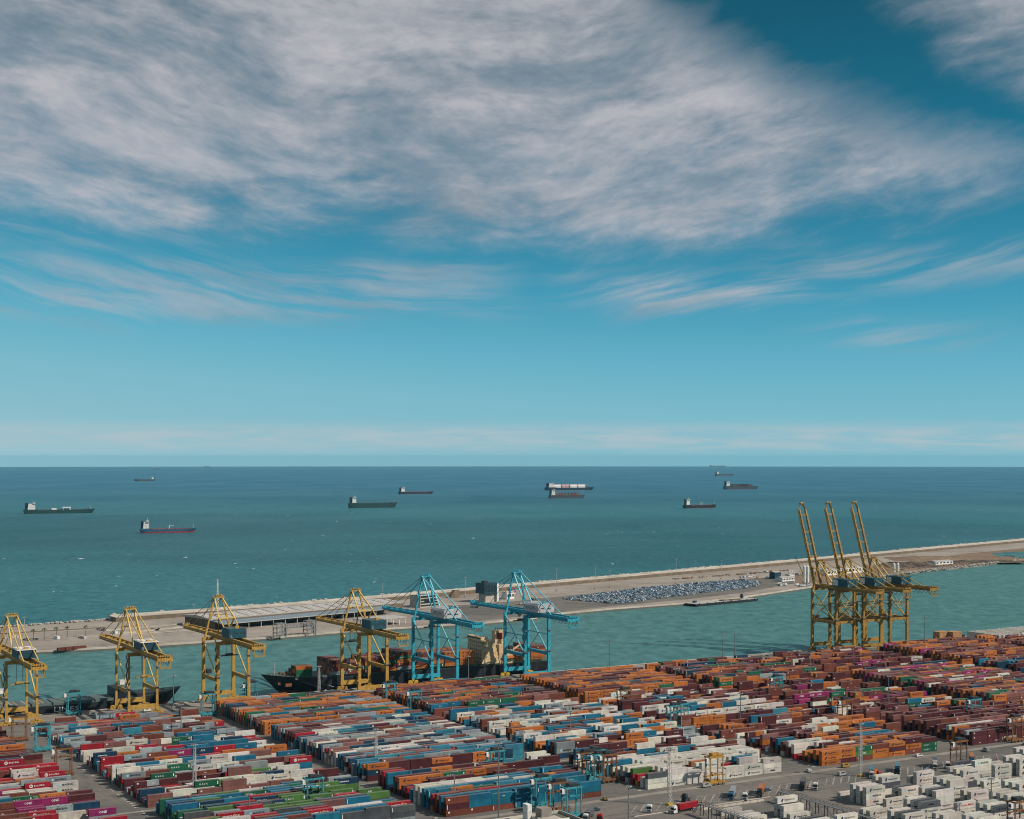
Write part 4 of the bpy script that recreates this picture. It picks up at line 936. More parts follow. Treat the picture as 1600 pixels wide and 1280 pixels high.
def door_mesh(h, side):
    mb = MB(); y0, y1 = (-CW / 2 + .17, -.02) if side < 0 else (.02, CW / 2 - .17); mb.box(.03, .08, y0, y1, .16, h - .12)
    for k in (1, 2): y = y0 + (y1 - y0) * k / 3; mb.tube((.0, y, .2), (.0, y, h - .16), .035, 6); mb.box(-.03, .02, y - .12, y + .12, 1.0, 1.15)
    return mb.mesh('container_door', 'container_paint')
mat('unit_panel', (.58, .56, .51), .5); mat('unit_grille', (.30, .30, .29), .6)
def unit_mesh(h):
    mb = MB(); mb.box(.02, .075, -CW / 2 + .2, CW / 2 - .2, .25, h - .2); mb.k = 1
    mb.box(-.02, .019, -CW / 2 + .35, CW / 2 - .35, .5, 1.25); mb.tube((-.02, -.45, 1.85), (.02, -.45, 1.85), .38, 12); mb.box(-.02, .019, .1, .9, 1.5, 2.2)
    return mb.mesh('cooling_unit', ['unit_panel', 'unit_grille'])
SHELL = {}
def shell(L, h, r):
    k = (L > 7, h > 2.7, r)
    if k not in SHELL: SHELL[k] = box_mesh(L, h, r)
    return SHELL[k]
DOORS = {(hh, s): door_mesh(2.896 if hh else 2.591, s) for hh in (True, False) for s in (-1, 1)}; UNIT = unit_mesh(2.896)
LGM = {}
def flat_mat(c):
    k = 'print_%02d%02d%02d' % tuple(int(x * 99) for x in c)
    return k if k in MATS else (mat(k, c, .6, var=.05) and k)
def logo_mesh(key, L, h):
    k = (key, L > 7, h > 2.7)
    if k not in LGM:
        mb = MB(); ms = []
        for i, (vs, fs, c) in enumerate(logo_geom(key, L, h)): ms.append(flat_mat(c)); mb.k = i; mb.add(vs, fs)
        me = bpy.data.meshes.new('lettering'); me.from_pydata(mb.v, [], mb.f)
        for m in ms: me.materials.append(MATS[m])
        me.polygons.foreach_set('material_index', mb.mi); LGM[k] = me
    return LGM[k]
def vary(c, r): k = r.uniform(.82, 1.15); return tuple(min(1, x * k * r.uniform(.95, 1.05)) for x in COL[c][0])
def place_container(d, r):
    o = bpy.data.objects.new('reefer_container' if d['reefer'] else 'shipping_container', shell(d['L'], d['h'], d['reefer'])); C.objects.link(o)
    o.location = d['loc'] if 'loc' in d else at(d['p'], d['q'], d['z']); o.rotation_euler = (0, 0, d['rz']); col = vary(d['c'], r); o.color = (*col, 1)
    tag(o, d['label'], 'container', 'refrigerated containers in the yard' if d['reefer'] else 'shipping containers stacked in the terminal')
    def child(name, me, x=0.0):
        c = bpy.data.objects.new(name, me); C.objects.link(c); c.parent = o; c.location = (x, 0, 0); c.color = (*col, 1)
    if d['reefer']: child('cooling_unit', UNIT, -d['L'] / 2 - .03)
    elif d['door']:
        for s in (-1, 1): child('door', DOORS[(d['h'] > 2.7, s)], -d['L'] / 2)
    if d['logo']: child('lettering', logo_mesh(d['logo'], d['L'], d['h']))
def mass_containers(name, lst, label, r):
    """all the boxes too far to tell apart, one mesh with a colour per face"""
    V = []; Q = []; CF = []; T_ = []
    unit = [((-1, -1, 0), (1, 1, 1))]
    nv = 0
    for d in lst:
        base = d['loc'] if 'loc' in d else at(d['p'], d['q'], d['z']); ca, sa = math.cos(d['rz']), math.sin(d['rz']); L, h = d['L'], d['h']; col = vary(d['c'], r)
        dk = tuple(x * .8 for x in col)
        def put(vs, fs, c):
            nonlocal nv
            for x, y, z in vs: V.append((base.x + x * ca - y * sa, base.y + x * sa + y * ca, base.z + z))
            for f in fs: Q.append(tuple(nv + i for i in f)); CF.append(c)
            nv += len(vs)
        def bx(x0, x1, y0, y1, z0, z1, c): put([(x0, y0, z0), (x1, y0, z0), (x1, y1, z0), (x0, y1, z0), (x0, y0, z1), (x1, y0, z1), (x1, y1, z1), (x0, y1, z1)], [(4, 5, 6, 7), (0, 1, 5, 4), (1, 2, 6, 5), (2, 3, 7, 6), (3, 0, 4, 7)], c)
        W2 = CW / 2; bx(-L / 2 + .17, L / 2 - .17, -W2 + .06, W2 - .06, .05, h - .05, col)
        bx(-L / 2, -L / 2 + .16, -W2, W2, 0, h, col); bx(L / 2 - .16, L / 2, -W2, W2, 0, h, col)
        if d['reefer']: bx(-L / 2 - .02, -L / 2 - .005, -W2 + .5, W2 - .5, .5, 1.6, (.30, .30, .29))
        if d['logo']:
            for vs, fs, c in logo_geom(d['logo'], L, h): put(vs, fs, c)
    me = bpy.data.meshes.new(name); me.from_pydata(V, [], Q); me.materials.append(MATS['container_mass'])
    a = me.color_attributes.new('Col', 'FLOAT_COLOR', 'CORNER'); lens = [len(f) for f in Q]
    a.data.foreach_set('color', np.repeat(np.array([(*c, 1.0) for c in CF], dtype=np.float32), lens, axis=0).ravel())
    o = bpy.data.objects.new(name, me); C.objects.link(o); tag(o, label, 'containers', kind='stuff'); return o
def finish_containers():
    r = random.Random(77); allc = CONT + DECK
    for d in allc:
        sx, sy, _ = screen(d['loc'] if 'loc' in d else at(d['p'], d['q'], d['z'])); d['on'] = -15 < sx < 1615 and sy < 1290
        if not d['on']: d['area'] = 0
    for reefer, name, lab in ((False, 'container_mass', 'thousands of stacked coloured containers filling the farther rows of the yard'), (True, 'reefer_mass', 'remaining white containers behind the nearest refrigerated stacks')):
        l = sorted([d for d in allc if d['reefer'] == reefer], key=lambda d: -d['area'])
        n = 300 if not reefer else 230
        seen = {}
        for d in l[:n]: place_container(d, r)
        if l[n:]: mass_containers(name, l[n:], lab, r)
    print('containers', len(allc))
# ------------------------------------------------------------------ straddle carriers, lorries, light masts
def straddle(x, y, paint, label, cab='white_paint', lift=None, rz=TH, hgt=14.6):
    R_ = empty('straddle_carrier', ground(x, y), rz); tag(R_, label, 'straddle carrier', 'straddle carriers working in the yard')
    hl, hw = 4.4, 2.15
    for s in (-1, 1):
        f = MB().box(-hl - .6, hl + .6, s * hw - .42, s * hw + .42, 1.15, 2.0); f.box(-hl - .2, -hl + 2.2, s * hw - .5, s * hw + .5, 2.0, 2.9)
        for k in range(3): f.bar((-hl + k * 2.9, s * hw, 2.0), (-hl + k * 2.9 + 1.4, s * hw, 3.0), .2, .2)
        f.build('side_frame', paint, R_)
        for k in range(4):
            wx = -hl + .4 + k * 2.7; w = MB().tube((wx, s * hw - .3, .72), (wx, s * hw + .3, .72), .72, 14); w.k = 1; w.tube((wx, s * hw - .33, .72), (wx, s * hw + .33, .72), .36, 10); w.build('wheel', ['rubber', paint], R_)
        for xx in (-hl + .5, hl - .5): MB().bar((xx, s * hw, 1.9), (xx, s * hw, hgt - .6), .5, .42).build('column', paint, R_)
        MB().box(-hl - .3, hl + .3, s * hw - .32, s * hw + .32, hgt - .7, hgt + .1).build('top_beam', paint, R_)
        ld = MB(); ld.bar((-hl - .1, s * (hw + .35), 2), (-hl - .1, s * (hw + .35), hgt), .06, .06); ld.bar((-hl - .5, s * (hw + .35), 2), (-hl - .5, s * (hw + .35), hgt), .06, .06)
        for k in range(16): ld.bar((-hl - .5, s * (hw + .35), 2.4 + k * .75), (-hl - .1, s * (hw + .35), 2.4 + k * .75), .05, .05)
        if s < 0: ld.build('ladder', 'grey_steel', R_)
    t = MB()
    for xx in (-hl + .2, 0, hl - .2): t.box(xx - .3, xx + .3, -hw + .3, hw - .3, hgt - .55, hgt)
    t.build('cross_beam', paint, R_)
    e = MB().box(-2.2, 1.6, -1.5, 1.5, hgt + .1, hgt + 1.5); e.box(1.9, 3.9, -1.2, 1.2, hgt + .1, hgt + 1.0); railing(e, (-hl, -hw, hgt + .1), (hl, -hw, hgt + .1), 1.0, 6); railing(e, (-hl, hw, hgt + .1), (hl, hw, hgt + .1), 1.0, 6)
    e.build('engine_deck', 'dark_steel' if paint != 'straddle_yellow' else paint, R_)
    c = MB().box(-hl - 2.0, -hl - .35, -hw, -hw + 1.7, hgt - 2.6, hgt - .4).build('cab', cab, R_)
    MB().box(-hl - 2.04, -hl - 2.01, -hw + .15, -hw + 1.55, hgt - 2.1, hgt - .8).build('window', 'glass', c)
    z = lift if lift is not None else hgt - 5
    sp_ = MB().box(-6.0, 6.0, -.3, .3, z, z + .5); sp_.box(-6.05, -5.6, -1.15, 1.15, z - .1, z + .4); sp_.box(5.6, 6.05, -1.15, 1.15, z - .1, z + .4); sp_.box(-1.5, 1.5, -1.1, 1.1, z + .3, z + .9)
    sp_.build('spreader', paint, R_)
    ch = MB()
    for xx in (-hl + .5, hl - .5):
        for s in (-1, 1): ch.tube((xx, s * 1.2, z + .4), (xx, s * 1.2, hgt - .5), .06, 5)
    ch.build('hoist_chain', 'dark_steel', R_)
    return R_
SC, SB, SY = 'straddle_cyan', 'straddle_brown', 'straddle_yellow'
for x, y, pt, lab in (
    (66, 1174, SC, 'bright cyan straddle carrier standing in the left lane by the red boxes'), (30, 1158, SB, 'brown straddle carrier behind the leftmost block at the left edge'),
    (99, 1212, SB, 'rusty brown straddle carrier in the left lane, nearest the camera'), (115, 1117, SC, 'cyan straddle carrier on the quay under the left cranes'),
    (325, 1119, SC, 'cyan straddle carrier at the top of the lane near the third crane'), (392, 1101, SC, 'cyan straddle carrier beside the third crane leg'),
    (610, 1101, SC, 'cyan straddle carrier, left one at the corner of the fourth block'), (648, 1114, SC, 'cyan straddle carrier, right one at the corner of the fourth block'), (490, 1263, SC, 'cyan straddle carrier among green boxes in the second block'),
    (774, 1216, SC, 'cyan straddle carrier over a row left of the white boxes'), (845, 1262, SC, 'cyan straddle carrier over the teal row behind the office roof'), (872, 1270, SB, 'orange brown straddle carrier beside the office roof'),
    (893, 1278, SC, 'cyan straddle carrier at the bottom edge by the lorries'), (916, 1219, SB, 'brown straddle carrier, leftmost of the parked cluster'), (950, 1222, SB, 'brown straddle carrier, right of the parked cluster'),
    (936, 1222, SC, 'cyan straddle carrier in the middle of the parked cluster'), (930, 1215, SC, 'cyan straddle carrier at the rear of the parked cluster'),
    (975, 1112, SB, 'brown straddle carrier at the front of the fifth block quayside section'), (1053, 1139, SC, 'cyan straddle carrier, left of a pair in the lane'), (1064, 1136, SC, 'cyan straddle carrier, right of a pair in the lane'),
    (1213, 1090, SC, 'cyan straddle carrier in the sixth block lane, far away'), (1320, 1129, SB, 'brown straddle carrier amid maroon boxes at right'), (1116, 1226, SY, 'yellow straddle carrier in front of the white container row'),
    (1521, 1128, SC, 'cyan straddle carrier above the maroon stacks at far right'), (1498, 1199, SB, 'brown straddle carrier lifting over a blue lorry'), (1585, 1159, SB, 'brown straddle carrier before the maroon stacks at the right edge'),
    (1590, 1302, SB, 'orange straddle carrier cut off at the lower right corner')):
    straddle(x, y, pt, lab, lift=4.5 if pt == SY else None)

def lorry(x, y, cabm, label, load=None, turn=-134.5, trailer=True, loadname=None):
    """tractor facing local +x; semi-trailer behind"""
    rz = TH + math.radians(turn); R_ = empty('lorry', ground(x, y), rz); tag(R_, label, 'lorry', 'lorries on the truck lane')
    cb = MB(); cb.extrude_x([(-1.22, .95), (1.22, .95), (1.22, 3.0), (1.05, 3.55), (-1.05, 3.55), (-1.22, 3.0)], 0.15, 2.2); cb.box(.0, 2.35, -1.2, 1.2, .55, 1.5); cb.extrude_x([(-1.0, 3.5), (1.0, 3.5), (.9, 3.85), (-.9, 3.85)], .2, 1.6)
    c_ = cb.build('cab', cabm, R_)
    MB().box(2.21, 2.24, -1.05, 1.05, 1.9, 2.95).build('windscreen', 'glass', c_)
    for s in (-1, 1): MB().box(1.2, 2.05, s * 1.235 - .012, s * 1.235 + .012, 1.95, 2.8).build('side_window', 'glass', c_)
    MB().box(2.36, 2.39, -.8, .8, .8, 1.4).build('grille', 'dark_steel', c_)
    for s in (-1, 1): MB().box(2.3, 2.45, s * 1.45 - .12, s * 1.45 + .12, 1.9, 2.7).build('mirror', 'dark_steel', c_)
    ch = MB().box(-3.4, .3, -.45, .45, .75, 1.05); ch.box(-1.6, -.4, -1.15, -.55, .5, 1.1); ch.box(-1.6, -.4, .55, 1.15, .5, 1.1); ch.box(-2.6, -1.6, -.5, .5, 1.05, 1.2)
    ch.build('chassis', 'dark_steel', R_)
    axles = [1.4, -2.2]
    if trailer:
        axles += [-9.2, -10.5, -11.8]; tr = MB().box(-13.9, -1.2, -.5, .5, 1.22, 1.5)
        for xx in (-13.6, -7.5, -1.6): tr.box(xx - .15, xx + .15, -1.2, 1.2, 1.28, 1.52)
        tr.build('trailer_frame', 'dark_steel', R_)
    for ax in axles:
        for s in (-1, 1):
            w = MB().tube((ax, s * 1.0 - .16, .5), (ax, s * 1.0 + .16, .5), .5, 14); w.k = 1; w.tube((ax, s * 1.0 - .18, .5), (ax, s * 1.0 + .18, .5), .24, 10); w.build('wheel', ['rubber', 'pale_steel'], R_)
    if load:
        v = Vector((-7.55, 0, 1.54)); v.rotate(Matrix.Rotation(rz, 3, 'Z'))
        DECK.append(dict(loc=R_.location + v, p=0, q=0, z=0, L=12.19, h=2.591, c=load, logo={'R': 'boluda', 'T': None, 'O': None, 'K': None, 'C': None, 'W': None, 'G': None}[load], label='%s container riding on %s' % (COL[load][1], loadname), area=5000, rz=rz, reefer=False, door=True, turned=True))
lorry(1142, 1250, 'blue_paint', 'lorry with blue cab front and grey box in the parking bays', 'G', loadname='the blue-fronted lorry in the parking bays')
lorry(1164, 1250, 'white_paint', 'white lorry tractor without trailer between two loaded lorries', None, trailer=False)
lorry(1187, 1246, 'navy_paint', 'dark blue lorry carrying an orange box', 'O', loadname='the dark blue lorry left of the bay lines')
lorry(1253, 1235, 'dark_steel', 'black lorry with grey box left of the white tractor', 'K', loadname='the black lorry left of the white tractor')
lorry(1274, 1234, 'white_paint', 'white lorry tractor alone right of the black lorry', None, trailer=False)
lorry(1362, 1216, 'white_paint', 'white lorry with light blue box by the mast foot', 'C', loadname='the white lorry by the mast foot')
lorry(1402, 1210, 'navy_paint', 'navy lorry with blue box before the reefer yard', 'C', loadname='the navy lorry before the reefer yard')
lorry(1461, 1203, 'white_paint', 'white lorry with white box near the reefer yard', 'W', loadname='the white lorry near the reefer yard')
lorry(1481, 1201, 'white_paint', 'white lorry tractor left of the brown straddle carrier', None, trailer=False)
lorry(1499, 1201, 'blue_paint', 'blue lorry standing under the brown straddle carrier', None, trailer=True)
lorry(1519, 1195, 'blue_paint', 'blue lorry with orange box right of the straddle carrier', 'O', loadname='the blue lorry right of the straddle carrier')
lorry(1588, 1182, 'white_paint', 'white lorry tractor at the right edge above the reefers', None, trailer=False)
lorry(1015, 1269, 'white_paint', 'white lorry tractor left of the red loaded lorry', None, trailer=False)
lorry(1056, 1271, 'white_paint', 'white lorry side-on with bright red box near the bottom edge', 'R', turn=-172, loadname='the white lorry seen side-on')
lorry(1072, 1252, 'dark_steel', 'dark lorry tractor behind the red box lorry', None, trailer=False, turn=-160)
lorry(938, 1284, 'red_paint', 'red lorry cab at the bottom edge', None, trailer=False)
lorry(916, 1284, 'white_paint', 'white lorry with dark grey box at the bottom edge', 'K', loadname='the white lorry at the bottom edge')
lorry(886, 1287, 'white_paint', 'white lorry cab at the bottom edge beside the cyan carrier', None, trailer=False)
# loose flat rack load beside the mast
R_ = empty('flat_rack', ground(1380, 1213), TH - math.pi / 2); tag(R_, 'orange flat rack with a dark red machine between two lorries', 'flat rack')
MB().box(-6, 6, -1.2, 1.2, .1, .6).build('deck', 'orange_paint', R_); MB().box(-6, -5.6, -1.2, 1.2, .6, 2.7).build('end_wall', 'orange_paint', R_); MB().box(5.6, 6, -1.2, 1.2, .6, 2.7).build('end_wall', 'orange_paint', R_)
MB().box(1, 4.5, -1, 1, .6, 1.9).tube((-3, -1, 1.5), (-3, 1, 1.5), .9, 14).build('machine', 'boot_red', R_)

def light_mast(x, yb, yt, label, lattice=False, base_z=0.0, foot=None, pole='pale_steel'):
    v = ground(x, yb, base_z); h = (yb - yt) * v.y / F_PX; R_ = empty('light_mast', v); tag(R_, label, 'light mast', 'tall floodlight masts')
    m = MB()
    if lattice:
        r0, r1 = .9, .45
        for s in (-1, 1):
            for t in (-1, 1): m.bar((s * r0, t * r0, 0), (s * r1, t * r1, h), .16, .16)
        n = int(h / 2.2)
        for k in range(n):
            a = r0 + (r1 - r0) * k / n; b = r0 + (r1 - r0) * (k + 1) / n; z0, z1 = h * k / n, h * (k + 1) / n
            m.bar((-a, -a, z0), (b, -b, z1), .09, .09); m.bar((a, a, z0), (-b, b, z1), .09, .09); m.bar((a, -a, z0), (b, b, z1), .09, .09); m.bar((-a, a, z0), (-b, -b, z1), .09, .09)
            m.bar((-b, -b, z1), (b, -b, z1), .09, .09); m.bar((-b, b, z1), (b, b, z1), .09, .09)
    else: m.tube((0, 0, 0), (0, 0, h), .38, 10, .2)
    m.build('pole', pole, R_)
    hd = MB()
    for k in range(12): a0, a1 = k * math.pi / 6, (k + 1) * math.pi / 6; hd.bar((1.2 * math.cos(a0), 1.2 * math.sin(a0), h), (1.2 * math.cos(a1), 1.2 * math.sin(a1), h), .12, .12)
    for k in range(4): a0 = k * math.pi / 2; hd.bar((0, 0, h), (1.2 * math.cos(a0), 1.2 * math.sin(a0), h), .1, .1)
    hd.tube((0, 0, h), (0, 0, h + 1.3), .06, 5)
    hd.build('head_ring', 'grey_steel', R_)
    for k in range(8):
        a0 = k * math.pi / 4; lx, ly = 1.35 * math.cos(a0), 1.35 * math.sin(a0); MB().box(lx - .28, lx + .28, ly - .28, ly + .28, h - .45, h - .1).build('floodlight', 'pale_steel', R_)
    MB().box(-1.3, 1.3, -1.3, 1.3, 0, .9).build('foot', foot or 'concrete', R_)
for x, yb, yt, lab, lat in (
    (283, 1148, 1100, 'mast between the second block and the quay, left side', 0), (304, 1243, 1163, 'lattice mast standing in the second block', 1), (389, 1289, 1240, 'mast at the bottom edge in the second block', 0),
    (498.5, 1090, 1041, 'pale lattice mast before the black ship hull', 1), (587.5, 1206, 1139, 'lattice mast in the gap of the third block', 1), (512, 1127, 1084, 'mast among orange boxes of the third block', 0),
    (710, 1265, 1204, 'mast beside the office roof', 0), (779, 1300, 1160, 'tallest foreground mast rising from the office roof', 0), (812, 1106, 1060, 'mast in the fourth block near the cyan crane', 0), (891, 1166, 1112, 'mast above the teal rows of the fourth block', 0),
    (732, 1068, 1025, 'mast on the quay under the left cyan crane', 0), (757.5, 1062, 1012, 'mast on the quay before the cream ship bridge', 0), (952.5, 1048, 1004, 'mast on the open quay right of the cyan cranes', 0),
    (1055, 1083, 1044, 'mast at the front of the fifth block quayside section', 0), (1129.5, 1031, 990, 'left of two masts on the open quay', 0), (1148, 1030, 990, 'right of two masts on the open quay', 0), (1157, 1137, 1083, 'mast amid white rows of the fifth block', 0),
    (1046, 1258, 1169, 'tall lattice mast with yellow foot by the white row', 1), (1344.5, 1213, 1130, 'tall lattice mast with yellow foot before the orange row', 1), (1266, 1062, 1020, 'mast in the sixth block left of the ochre cranes', 0),
    (1388.5, 1117, 1056, 'mast with square head amid maroon boxes', 0), (1445, 1018, 963, 'mast on the quay right of the ochre cranes', 0), (982, 1290, 1228, 'mast with wide floodlights by the painted bays', 0), (1549, 1278, 1217, 'mast in the reefer yard', 0),
    (271, 1106, 1055, 'mast on the quay by the left ship bow', 0)):
    light_mast(x, yb, yt, lab, bool(lat), foot='yellow_paint' if 'yellow foot' in lab else None, pole='pale_steel' if 'pale' in lab or lat else 'grey_steel')
# masts on the mole
for x, yb, yt, lab, lat, z in ((727, 933, 902, 'mast on the mole left of the dark tower', 0, -.6), (869.5, 924, 889, 'mast on the mole left of the parked cars', 0, -.6), (930, 920, 884, 'mast behind the left end of the parked cars', 0, -.6), (953, 918, 891, 'short mast behind the parked cars', 0, -.6),
    (1056.5, 912, 874, 'mast behind the middle of the parked cars', 0, -.6), (1127, 905, 876, 'thin mast behind the right end of the parked cars', 0, -.6), (598, 950, 912, 'mast behind the hangar', 0, -.6), (303, 975, 944, 'mast at the left end of the hangar', 0, -.6), (38, 1000, 964, 'mast behind the leftmost crane', 0, -.6)):
    light_mast(x, yb, yt, lab, bool(lat), z)
light_mast(340, 958, 905, 'tall pale lattice radio mast at the end of the hangar', True, -.6, pole='white_paint')
# ------------------------------------------------------------------ ships
def hull_mesh(L, B, D, sheer=1.5, rake=.06, boot=1.2, flare=.25, stern=.75):
    """hull along +x (bow at +L/2), deck at z=D above the water; boot topping as second material"""
    N = 24; zs = [-.8, boot, D * .6, D]; mb = MB(); vs = []
    for i in range(N + 1):
        t = i / N; u = (t - .0)
        for j, z in enumerate(zs):
            k = j / 3
            bow = max(0, (t - .78 - .05 * k) / (.22 - .05 * k)); aft = max(0, (.14 - t) / .14)
            w = (1 - min(1, bow) ** (1.7 + flare * 2 * k)) * (1 - (1 - (stern + (1 - stern) * k)) * aft ** 1.5)
            x = -L / 2 + L * t * (1 - rake * (1 - k)) + L * .02 * (1 - k) * (1 - t)
            zz = z + (sheer * max(0, (t - .72) / .28) ** 1.5 * k if True else 0)
            vs += [(x, B / 2 * w, zz), (x, -B / 2 * w, zz)]
    fs = []; mi = []
    for i in range(N):
        for j in range(3):
            a = i * 8 + j * 2; b = a + 8
            fs.append((a, b, b + 2, a + 2)); fs.append((a + 1, a + 3, b + 3, b + 1)); mi += [1 if j == 0 else 0] * 2
        fs.append((i * 8 + 6, i * 8 + 14, i * 8 + 15, i * 8 + 7)); mi.append(2)
    fs.append((0, 2, 4, 6, 7, 5, 3, 1)); mi.append(0)
    mb.v = vs; mb.f = fs; mb.mi = mi; mb.k = 2; return mb
def ship_house(R_, x0, x1, w, z0, floors, m, fh=2.8):
    hs = MB()
    for k in range(floors):
        ins = .5 * k; hs.box(x0 + ins, x1 - ins * .3, -w / 2 + .4 * k, w / 2 - .4 * k, z0 + fh * k, z0 + fh * (k + 1) - .02 + .02)
    H_ = hs.build('deckhouse', m, R_)
    for k in range(floors):
        wn = MB(); ins = .5 * k
        for j in range(7):
            y = -w / 2 + .4 * k + (w - .8 * k) * (j + .5) / 7
            wn.box(x1 - ins * .3 + .01, x1 - ins * .3 + .06, y - .45, y + .45, z0 + fh * k + 1.1, z0 + fh * k + 1.9)
        n = max(3, int((x1 - x0) / 3))
        for j in range(n):
            x = x0 + ins + (x1 - x0 - ins * 1.3) * (j + .5) / n
            wn.box(x - .4, x + .4, -w / 2 + .4 * k - .05, -w / 2 + .4 * k - .005, z0 + fh * k + 1.1, z0 + fh * k + 1.9)
        wn.build('window_row', 'glass', H_)
    zb = z0 + fh * floors
    MB().box(x1 - 6, x1 + .4, -w / 2 - 1.2, w / 2 + 1.2, zb, zb + .9).box(x1 - 6, x1 + .2, -w / 2 + 2, w / 2 - 2, zb + .9, zb + 2.9).build('bridge', m, R_)
    MB().box(x1 + .21, x1 + .26, -w / 2 + 2.2, w / 2 - 2.2, zb + 1.4, zb + 2.3).box(x1 - 5.8, x1, -w / 2 + 1.95, -w / 2 + 1.99, zb + 1.4, zb + 2.3).build('bridge_window', 'glass', R_)
    return zb + 2.9
def mast(R_, x, z0, h, m='white_paint', r=.35, name='mast'):
    b = MB().tube((x, 0, z0), (x, 0, z0 + h), r, 8, r * .5); b.box(x - .2, x + .2, -1.8, 1.8, z0 + h * .7, z0 + h * .7 + .3); b.build(name, m, R_)
def sea_ship(x0, x1, yw, label, hullm, D=9, boot=1.3, bow_right=True, house='white_paint', floors=5, extra='tanker', Bm=None, deck='deck_green', bootm='boot_red', hfrac=.14, name='cargo_ship', Lk=1.0):
    xc = (x0 + x1) / 2; v = sea_point(xc, yw); L = (x1 - x0) * v.y / F_PX * Lk; B = Bm or L * .155
    turn = .26 + .2 * ((int(x0 * 7) % 10) / 10); L /= math.cos(turn)
    R_ = empty(name, v, turn if bow_right else math.pi + turn); tag(R_, label, 'ship', 'ships at anchor out at sea')
    hull_mesh(L, B, D, sheer=2.5, boot=boot).build('hull', [hullm, bootm, deck], R_)
    MB().extrude_x([(-B * .36, D), (B * .36, D), (B * .34, D + 2.6), (-B * .34, D + 2.6)], L * .36, L * .44).build('forecastle', hullm, R_)
    MB().box(-L / 2 + L * .015, -L / 2 + L * .19, -B * .42, B * .42, D, D + 2.4).build('poop_deck', hullm, R_)
    xa = -L / 2 + L * .05; xb = xa + L * hfrac * .75
    zt = ship_house(R_, xa, xb, B * .8, D + 2.4, floors, house)
    MB().box(xa - L * .03, xa + L * .012, -B * .13, B * .13, D + 2.4, zt - .5).build('funnel', 'hull_navy' if house == 'white_paint' else house, R_)
    mast(R_, xb - 3, zt, 7); mast(R_, L * .43, D + 2, 11 if extra != 'bulk' else 8, name='foremast')
    if extra == 'tanker':
        p = MB()
        for k in range(6): p.tube((xb + 4, -B * .2 + k * B * .08, D + 1.4), (L * .36, -B * .2 + k * B * .08, D + 1.4), .35, 6)
        for k in range(9): xx = xb + 8 + k * (L * .3 - xb) / 8; p.box(xx - .4, xx + .4, -B * .42, B * .42, D + .3, D + 1.1)
        p.build('cargo_pipes', deck, R_)
        MB().box(-L * .02, L * .02, -B * .44, B * .44, D + 1.8, D + 2.4).build('manifold', 'pale_steel', R_)
        MB().tube((L * .01, 0, D), (L * .01, 0, D + 9), .8, 8).bar((L * .01, 0, D + 9), (L * .09, -2, D + 7), 1, 1).build('hose_crane', 'white_paint', R_)
    if extra == 'shelter':
        MB().box(-L * .12, -L * .05, -B * .3, B * .3, D + 1, D + 5).build('deck_house', 'white_paint', R_)
        s = MB().box(L * .03, L * .15, -B * .38, B * .38, D + 6.4, D + 8.6)
        for xx in (L * .04, L * .14):
            for yy in (-B * .34, B * .34): s.box(xx - .6, xx + .6, yy - .6, yy + .6, D, D + 6.4)
        s.build('shelter_deck', 'white_paint', R_)
        p = MB()
        for k in range(6): p.tube((xb + 4, -B * .2 + k * B * .08, D + 1.4), (L * .36, -B * .2 + k * B * .08, D + 1.4), .4, 6)
        for k in range(14): xx = xb + 6 + k * (L * .34 - xb) / 14; p.box(xx - .5, xx + .5, -B * .42, B * .42, D + .2, D + 1.6)
        p.build('cargo_pipes', 'deck_green', R_)
    if extra == 'gas':
        for k in range(4):
            xx = xb + L * .07 + k * L * .165; t = MB(); t.extrude_x([(-B * .42, D), (B * .42, D), (B * .42, D + 10), (B * .25, D + 15), (-B * .25, D + 15), (-B * .42, D + 10)], xx - L * .07, xx + L * .07); t.build('tank_cover', ['white_paint', 'deck_pink', 'white_paint', 'white_paint'][k], R_)
            MB().tube((xx + L * .05, 0, D + 15), (xx + L * .05, 0, D + 23), .5, 6).build('vent_mast', 'white_paint', R_)
        MB().box(xb + 2, L * .36, -2, 2, D + 15, D + 16.5).build('trunk_deck', 'deck_pink', R_)
    if extra == 'boxes':
        rr = random.Random(int(x0)); n = int((L * .36 - xb - 4) / 14)
        for k in range(n):
            xx = xb + 5 + k * 14; hgt = rr.choice([2, 3, 3, 4])
            for s in range(4):
                w = B * .86 / 4; y0 = -B * .43 + s * w
                MB().box(xx, xx + 12.4, y0 + .05, y0 + w - .1, D + 1, D + 1 + 2.7 * max(1, hgt - rr.choice([0, 0, 1]))).build('container_stack', rr.choice(['boot_red', 'deck_red', 'rust_steel', 'hull_blue', 'hull_navy', 'wall_brown']), R_)
        for k in range(n): MB().box(xb + 3.4 + k * 14, xb + 4.2 + k * 14, -B * .44, B * .44, D, D + 12).build('lashing_bridge', 'wall_brown', R_)
    if extra == 'bulk':
        for k in range(6): xx = xb + L * .04 + k * L * .115; MB().box(xx, xx + L * .085, -B * .3, B * .3, D, D + 1.8).build('hatch_cover', deck, R_)
    return R_
sea_ship(44, 143, 802, 'dark green tanker with white bridge and white raised deck, far left', 'hull_green', 10, extra='shelter', boot=.6, bootm='hull_green', floors=6)
sea_ship(222, 305, 832.5, 'blue and red tanker with white bridge, nearest of the anchored ships', 'hull_blue', 8, extra='tanker', boot=3.2, deck='deck_red', floors=5)
sea_ship(210, 241, 751.5, 'small distant ship whose bridge is at its right end', 'hull_grey', 10, bow_right=False, extra='bulk', floors=5)
sea_ship(547, 619.5, 793.5, 'high-sided dark green bulk ship with slim white bridge', 'hull_green', 15, extra='bulk', boot=2, bootm='hull_green', floors=6, hfrac=.11)
sea_ship(624, 677, 772, 'low dark ship right of the green bulk ship', 'hull_navy', 9, extra='bulk', deck='deck_red', floors=6)
